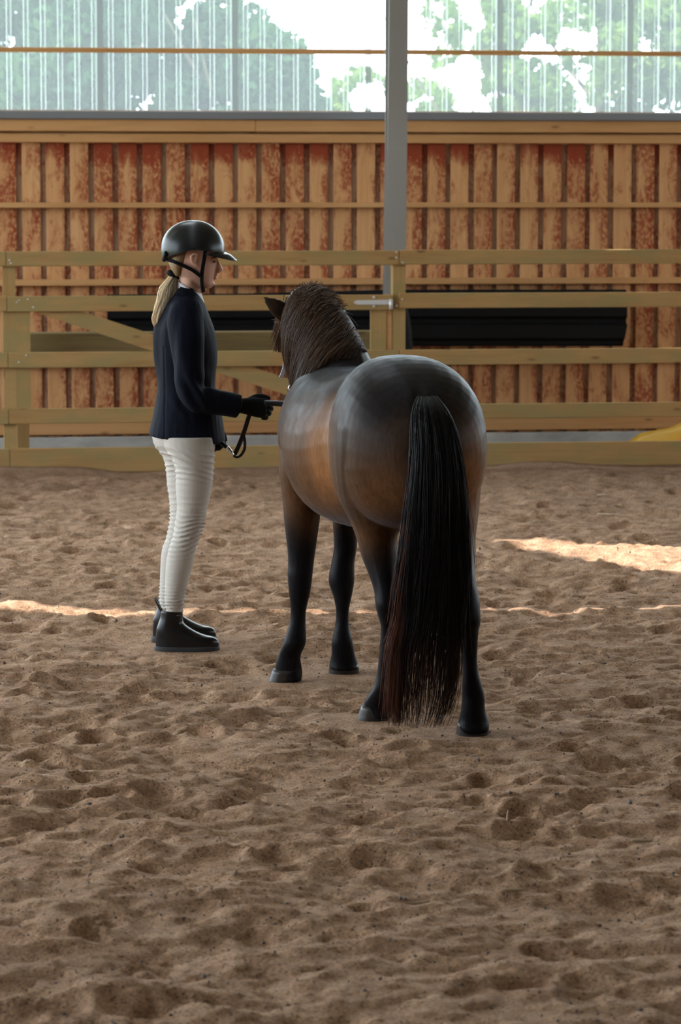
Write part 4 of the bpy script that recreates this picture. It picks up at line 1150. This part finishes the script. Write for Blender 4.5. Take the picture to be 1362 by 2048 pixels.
# --- helmet
hel = empty('helmet', tuple(P(385,500,YP))); 
def dome():
    rgs = []
    nphi = 48; c0 = P(386,500,YP); A, Bw, Hh = 64.0/pxm(YP+0.06), 0.108, 59.0/pxm(YP+0.06)
    phis = np.linspace(0, 2*math.pi, nphi, endpoint=False)
    def zb(ph):
        # bottom edge: low at the back, raised over the ears, level at the front
        back = max(0, -math.cos(ph)); front = max(0, math.cos(ph))
        return -(18.5*back**0.7 + 6.5*front**0.8 - 2.5*abs(math.sin(ph))**3)/pxm(YP+0.06)
    for k in np.linspace(0, 1, 16):
        ring = []
        for ph in phis:
            z0 = zb(ph)
            if k < 0.3:
                z = z0*(1-k/0.3); f = 1.0 - 0.9*(z/Hh)**2*0.5
            else:
                t = (k-0.3)/0.7*math.pi/2; z = Hh*math.sin(t); f = max(math.cos(t)**0.92, 0.002)
            sx = A*f*(1.0 if math.cos(ph) < 0 else 0.985)
            ring.append(c0+np.array((sx*np.sign(math.cos(ph))*abs(math.cos(ph))**0.96, Bw*f*math.sin(ph), z)))
        rgs.append(np.array(ring))
    m_ = MB(); m_.loft(rgs, cap=False)
    inner = [np.array([c0+(p_-c0)*0.93+np.array((0,0,0.0)) for p_ in r_]) for r_ in rgs]
    m2 = MB(); m2.loft(inner[::-1], cap=False)
    m_.add(m2.v, m2.f)
    n_ = nphi; off = len(rgs)*nphi; last = off + (len(rgs)-1)*nphi
    m_.f += [(j, last+j, last+(j+1)%n_, (j+1)%n_) for j in range(n_)]
    return m_
helmet = dome().build('helmet', M['shell'], None, True); child(helmet, person)
tag(helmet, 'matt dark riding helmet')
def visor():
    c0 = P(386,500,YP); m_ = MB(); rgs = []
    for ph in np.linspace(-1.12, 1.12, 25):
        e = math.cos(ph*math.pi/2/1.14)
        pi_ = c0+np.array((0.1275*math.cos(ph), 0.106*math.sin(ph), -0.011-0.004*abs(math.sin(ph))))
        po = pi_+np.array((0.050*e**0.8*1.0, 0.006*math.sin(ph), -0.032*e**0.9))
        mid_ = (pi_+po)/2+np.array((0,0,0.005*e))
        up = np.array((0,0,0.004))
        rgs.append(np.array([pi_+up, mid_+up, po+up*0.6, po-up*0.6, mid_-up, pi_-up]))
    m_.loft(rgs); return m_
vo_ = visor().build('visor', M['shell'], None, True); child(vo_, helmet)
for s in (-1, 1):
    Yh = YP + s*0.088
    w1 = strap(cuv([(411,500,Yh+s*0.004),(409,515,Yh-s*0.002),(406,532,Yh-s*0.006),(403.5,550,Yh-s*0.014),(404,566,YP+s*0.05),(406,578,YP+s*0.03),(407,583,YP+s*0.0)]), 0.0075, 0.003, M['web'], helmet, 'chin_strap')
    strap(cuv([(334,519,YP+s*0.045),(350,524,YP+s*0.074),(368,532,YP+s*0.078),(386,541,YP+s*0.078),(402,553,YP+s*0.074)]), 0.007, 0.003, M['web'], helmet, 'rear_strap')
mb_ = MB(); mb_.loft(tube_rings(cuv([(402.5,552,YP-0.073),(404,562,YP-0.066),(405,573,YP-0.056),(406.5,583,YP-0.042)]), [0.009,0.014,0.015,0.009], 12, 4, 0.45, (0,1,0)))
child(mb_.build('strap_pad', M['web'], None, True), helmet)
rp = MB(); rp.loft(tube_rings(cuv([(334,505,YP-0.070),(331,514,YP-0.05),(328.5,519,YP),(331,514,YP+0.05),(334,505,YP+0.070)]), [0.010]*5, 10, 4)); child(rp.build('rear_harness', M['web'], None, True), helmet)
bpy.data.objects.remove(hel)

# --- hair: cap behind the ear, ponytail, tie
hc = MB(); hc.loft(rows_rings([(495,336,402,YP,0.081),(508,336,392,YP,0.081),(522,337.5,384,YP,0.079),(534,340,377,YP,0.073),(545,346,370,YP,0.062),(552,350,366,YP,0.045)], 24, 3)[::-1])
hco = fuse('hair_cap', hc, 0.003, 2, M['scalp_hair'], None); child(hco, person)
PT = [(548,341,356,YP+0.0,0.016),(556,336,356,YP-0.01,0.020),(575,320,354,YP-0.035,0.028),(595,315,352,YP-0.05,0.032),(615,310,343,YP-0.06,0.030),(635,305,334,YP-0.06,0.026),(650,307,327,YP-0.055,0.016),(662,315,323,YP-0.05,0.008)]
PQ = []
for (v, l, r, Y_, d) in PT:
    a = P(l, v, Y_); b = P(r, v, Y_); PQ.append([(a[0]+b[0])/2, Y_, (a[2]+b[2])/2, (b[0]-a[0])/2, d])
PQ = catmull(PQ, 4)
nh = 1500; K = 12
pa = rng.uniform(0, 2*math.pi, nh); pr_ = np.sqrt(rng.uniform(0.1,1,nh)); kk = np.linspace(0,1,K)[None,:]
Lh = rng.uniform(0.72,1.0,nh)
f = (Lh[:,None]*kk)*(len(PQ)-1); i = np.clip(np.floor(f).astype(int),0,len(PQ)-2); k = (f-i)[...,None]; g = PQ[i]*(1-k)+PQ[i+1]*k
cw = np.round(pa*5)/5
ang = pa[:,None] + (cw-pa)[:,None]*0.7*kk + 0.22*np.sin(kk*7+cw[:,None]*3)*kk
rad = pr_[:,None]*(1+0.10*np.sin(kk*9+cw[:,None]*7)) + rng.normal(0,0.07,nh)[:,None]*kk**2
hp = np.stack([g[...,0]+g[...,3]*np.cos(ang)*rad, g[...,1]+g[...,4]*np.sin(ang)*rad, g[...,2]], axis=-1)
pony_h = strands(hp, 0.0020, 0.0007, 'ponytail', M['hair'], None); child(pony_h, person)
hcx = np.array((0.88,0.70,0.47))[None]*rng.uniform(0.35,1.35,nh)[:,None]
hcx *= 1.15*(0.45+0.55*sstep(0.3,-0.6,np.cos(pa)))[:,None]      # light from the left painted into the hair colour: left side lighter
set_color(pony_h.data, np.repeat(hcx, K*3, axis=0))
tie = MB(); c0 = P(348.5,549,YP-0.002); ax = np.array((-0.35,0,-0.9)); ax /= np.linalg.norm(ax); s1 = np.cross(ax,(0,1,0)); s1 /= np.linalg.norm(s1)
tie.loft(tube_rings([c0+s1*0.019*math.cos(a)+np.array((0,0.019,0))*math.sin(a) for a in np.linspace(0,2*math.pi,17)], [0.013]*17, 10, 2))
child(tie.build('hair_tie', M['web'], None, True), pony_h)

# --- gloved hands
def hand(wrist, d, up, side, name):
    """d: towards the knuckles, up: thumb side, side: back of the hand (outward)"""
    d = np.array(d, float); d /= np.linalg.norm(d); side = np.array(side, float); side -= d*(side@d); side /= np.linalg.norm(side); up = np.cross(side, d)
    if up[2] < 0: up = -up
    w = np.array(wrist); m_ = MB()
    # cuff and palm
    m_.loft([ell(w+d*x+up*zc, up*a, side*b, 16, 2.2) for x, zc, a, b in ((-0.035,0.0,0.033,0.026),(-0.01,0.0,0.031,0.024),(0.02,0.0,0.036,0.022),(0.05,-0.002,0.041,0.021),(0.075,-0.004,0.041,0.019),(0.09,-0.006,0.034,0.014))])
    for i, (zo, L_, r_) in enumerate(((0.028,0.078,0.0098),(0.009,0.086,0.0102),(-0.011,0.080,0.0098),(-0.030,0.064,0.0088))):
        k0_ = w + d*(0.078-0.004*i) + up*zo*0.95
        # fingers bend at each knuckle and close around the rein on the palm side
        p1 = k0_ + d*L_*0.40 - side*0.008 - up*0.004; p2 = p1 + d*L_*0.10 - side*L_*0.34 - up*0.006; p3 = p2 - d*L_*0.30 - side*L_*0.08
        m_.loft(tube_rings([k0_-d*0.02, k0_, p1, p2, p3], [r_,r_*1.1,r_,r_*0.92,r_*0.75], 10, 4))
    b0 = w + d*0.022 + up*0.026 - side*0.008; b1_ = b0 + d*0.036 + up*0.020 - side*0.014; b2_ = b1_ + d*0.032 + up*0.002 - side*0.008; b3 = b2_ + d*0.022 - up*0.006
    m_.loft(tube_rings([b0, b1_, b2_, b3], [0.014,0.0125,0.011,0.008], 10, 4))
    o = fuse(name, m_, 0.0026, 2, M['glove'], None); child(o, person); return o
hand(P(488,812,12.435), P(548,815,12.46)-P(488,811,12.435), (0,0,1), (0.1,-1,0.25), 'glove')
hand(P(414,850,12.70), (0.45,-0.25,-0.68), (0,0,1), (0.2,1,0.2), 'glove')

# ------------------------------------------------------------------ lead rein
rein = empty('lead_rein', tuple(P(545,806,12.43)))
tag(rein, 'black leather lead rein held in the gloved hand, with hanging loop and metal clip', 'lead rein')
m_ = MB(); m_.loft(tube_rings(cuv([(528,806,12.425),(552,807,12.42),(578,808,12.40),(592,805,12.34),(597,801,12.30)]), [0.010,0.0115,0.0115,0.009,0.007], 12, 4))
child(m_.build('rein', M['leather'], None, True), rein)
strap(cuv([(505,815,12.44),(498,832,12.44),(491,855,12.445),(482,880,12.45),(475,897,12.45),(469,909,12.45)]), 0.0085, 0.0035, M['leather'], rein, 'hanging_strap', (0.15,-1,0.05))
strap(cuv([(486,866,12.452),(489.5,882,12.46),(489,898,12.46),(482,910,12.455),(473,914,12.45),(467,911,12.45)]), 0.005, 0.003, M['leather'], rein, 'loop_strap', (0.5,-0.8,0))
m_ = MB(); m_.loft(tube_rings(cuv([(420,862,12.60),(436,879,12.51),(448,890,12.46),(455,896,12.45)]), [0.008,0.009,0.009,0.008], 10, 4)); child(m_.build('rein_end', M['leather'], None, True), rein)
m_ = MB(); m_.loft(tube_rings(cuv([(454,895,12.45),(458,899,12.448),(463,905,12.448),(467,910,12.45)]), [0.009,0.0085,0.007,0.0055], 10, 4)); 
cl2 = m_.build('clip', M['chrome'], None, True); child(cl2, rein); tag(cl2, 'silver metal clip')

# ------------------------------------------------------------------ straw bits on the sand
M['straw'] = mat('pale_straw', (0.42,0.33,0.22), 0.7)
def chip(u, v, L_, w_, ang, up_, label):
    L_ *= 0.8; w_ *= 0.75
    Yc = gy(v); p_ = P(u, v, Yc); z0 = ground_z(p_[0], Yc) + 0.004
    d_ = np.array((math.cos(ang)*math.cos(up_), math.sin(ang)*math.cos(up_), math.sin(up_)))
    c_ = np.array((p_[0], Yc, z0)); m_ = MB()
    m_.loft(tube_rings([c_-d_*L_/2*(0 if up_ > 0.7 else 1), c_+d_*L_*0.1, c_+d_*L_*(0.9 if up_ > 0.7 else 0.5)], [w_, w_*0.9, w_*0.4], 8, 3, 0.5))
    o = m_.build('straw', M['straw'], None, True); tag(o, label, 'straw', 'straw bits on the sand'); return o
chip(1014,1648,0.045,0.008,1.2,1.35,'small pale straw tuft standing upright in the sand below the right hind hoof')
chip(1284,1683,0.075,0.009,0.05,0.0,'flat pale wood chip lying on the sand at the right edge')
chip(1030,1789,0.085,0.006,0.02,0.0,'thin straw stalk lying level on the sand in the right foreground')
chip(835,1810,0.08,0.006,0.1,0.05,'straw stalk in the foreground, left of the thin level stalk')
chip(1207,993,0.10,0.008,0.05,0.0,'pale chip on the far sand near the fence on the right')
chip(1212,1035,0.13,0.006,-0.4,0.0,'long pale stalk on the far sand above the sunlit wedge')

# pony's eyes on the far side of the head
for sg in (-1, 1):
    ce = np.array((-0.130,12.20,1.315)) + HLv*sg*0.094
    me_ = MB(); me_.loft([ell(ce+np.array((0,0,0.016*math.sin(t))), (0.013*math.cos(t)+1e-4,0,0), (0,0.018*math.cos(t)+1e-4,0), 12) for t in np.linspace(-1.5,1.5,9)])
    child(me_.build('eye', M['eye'], None, True), pony)
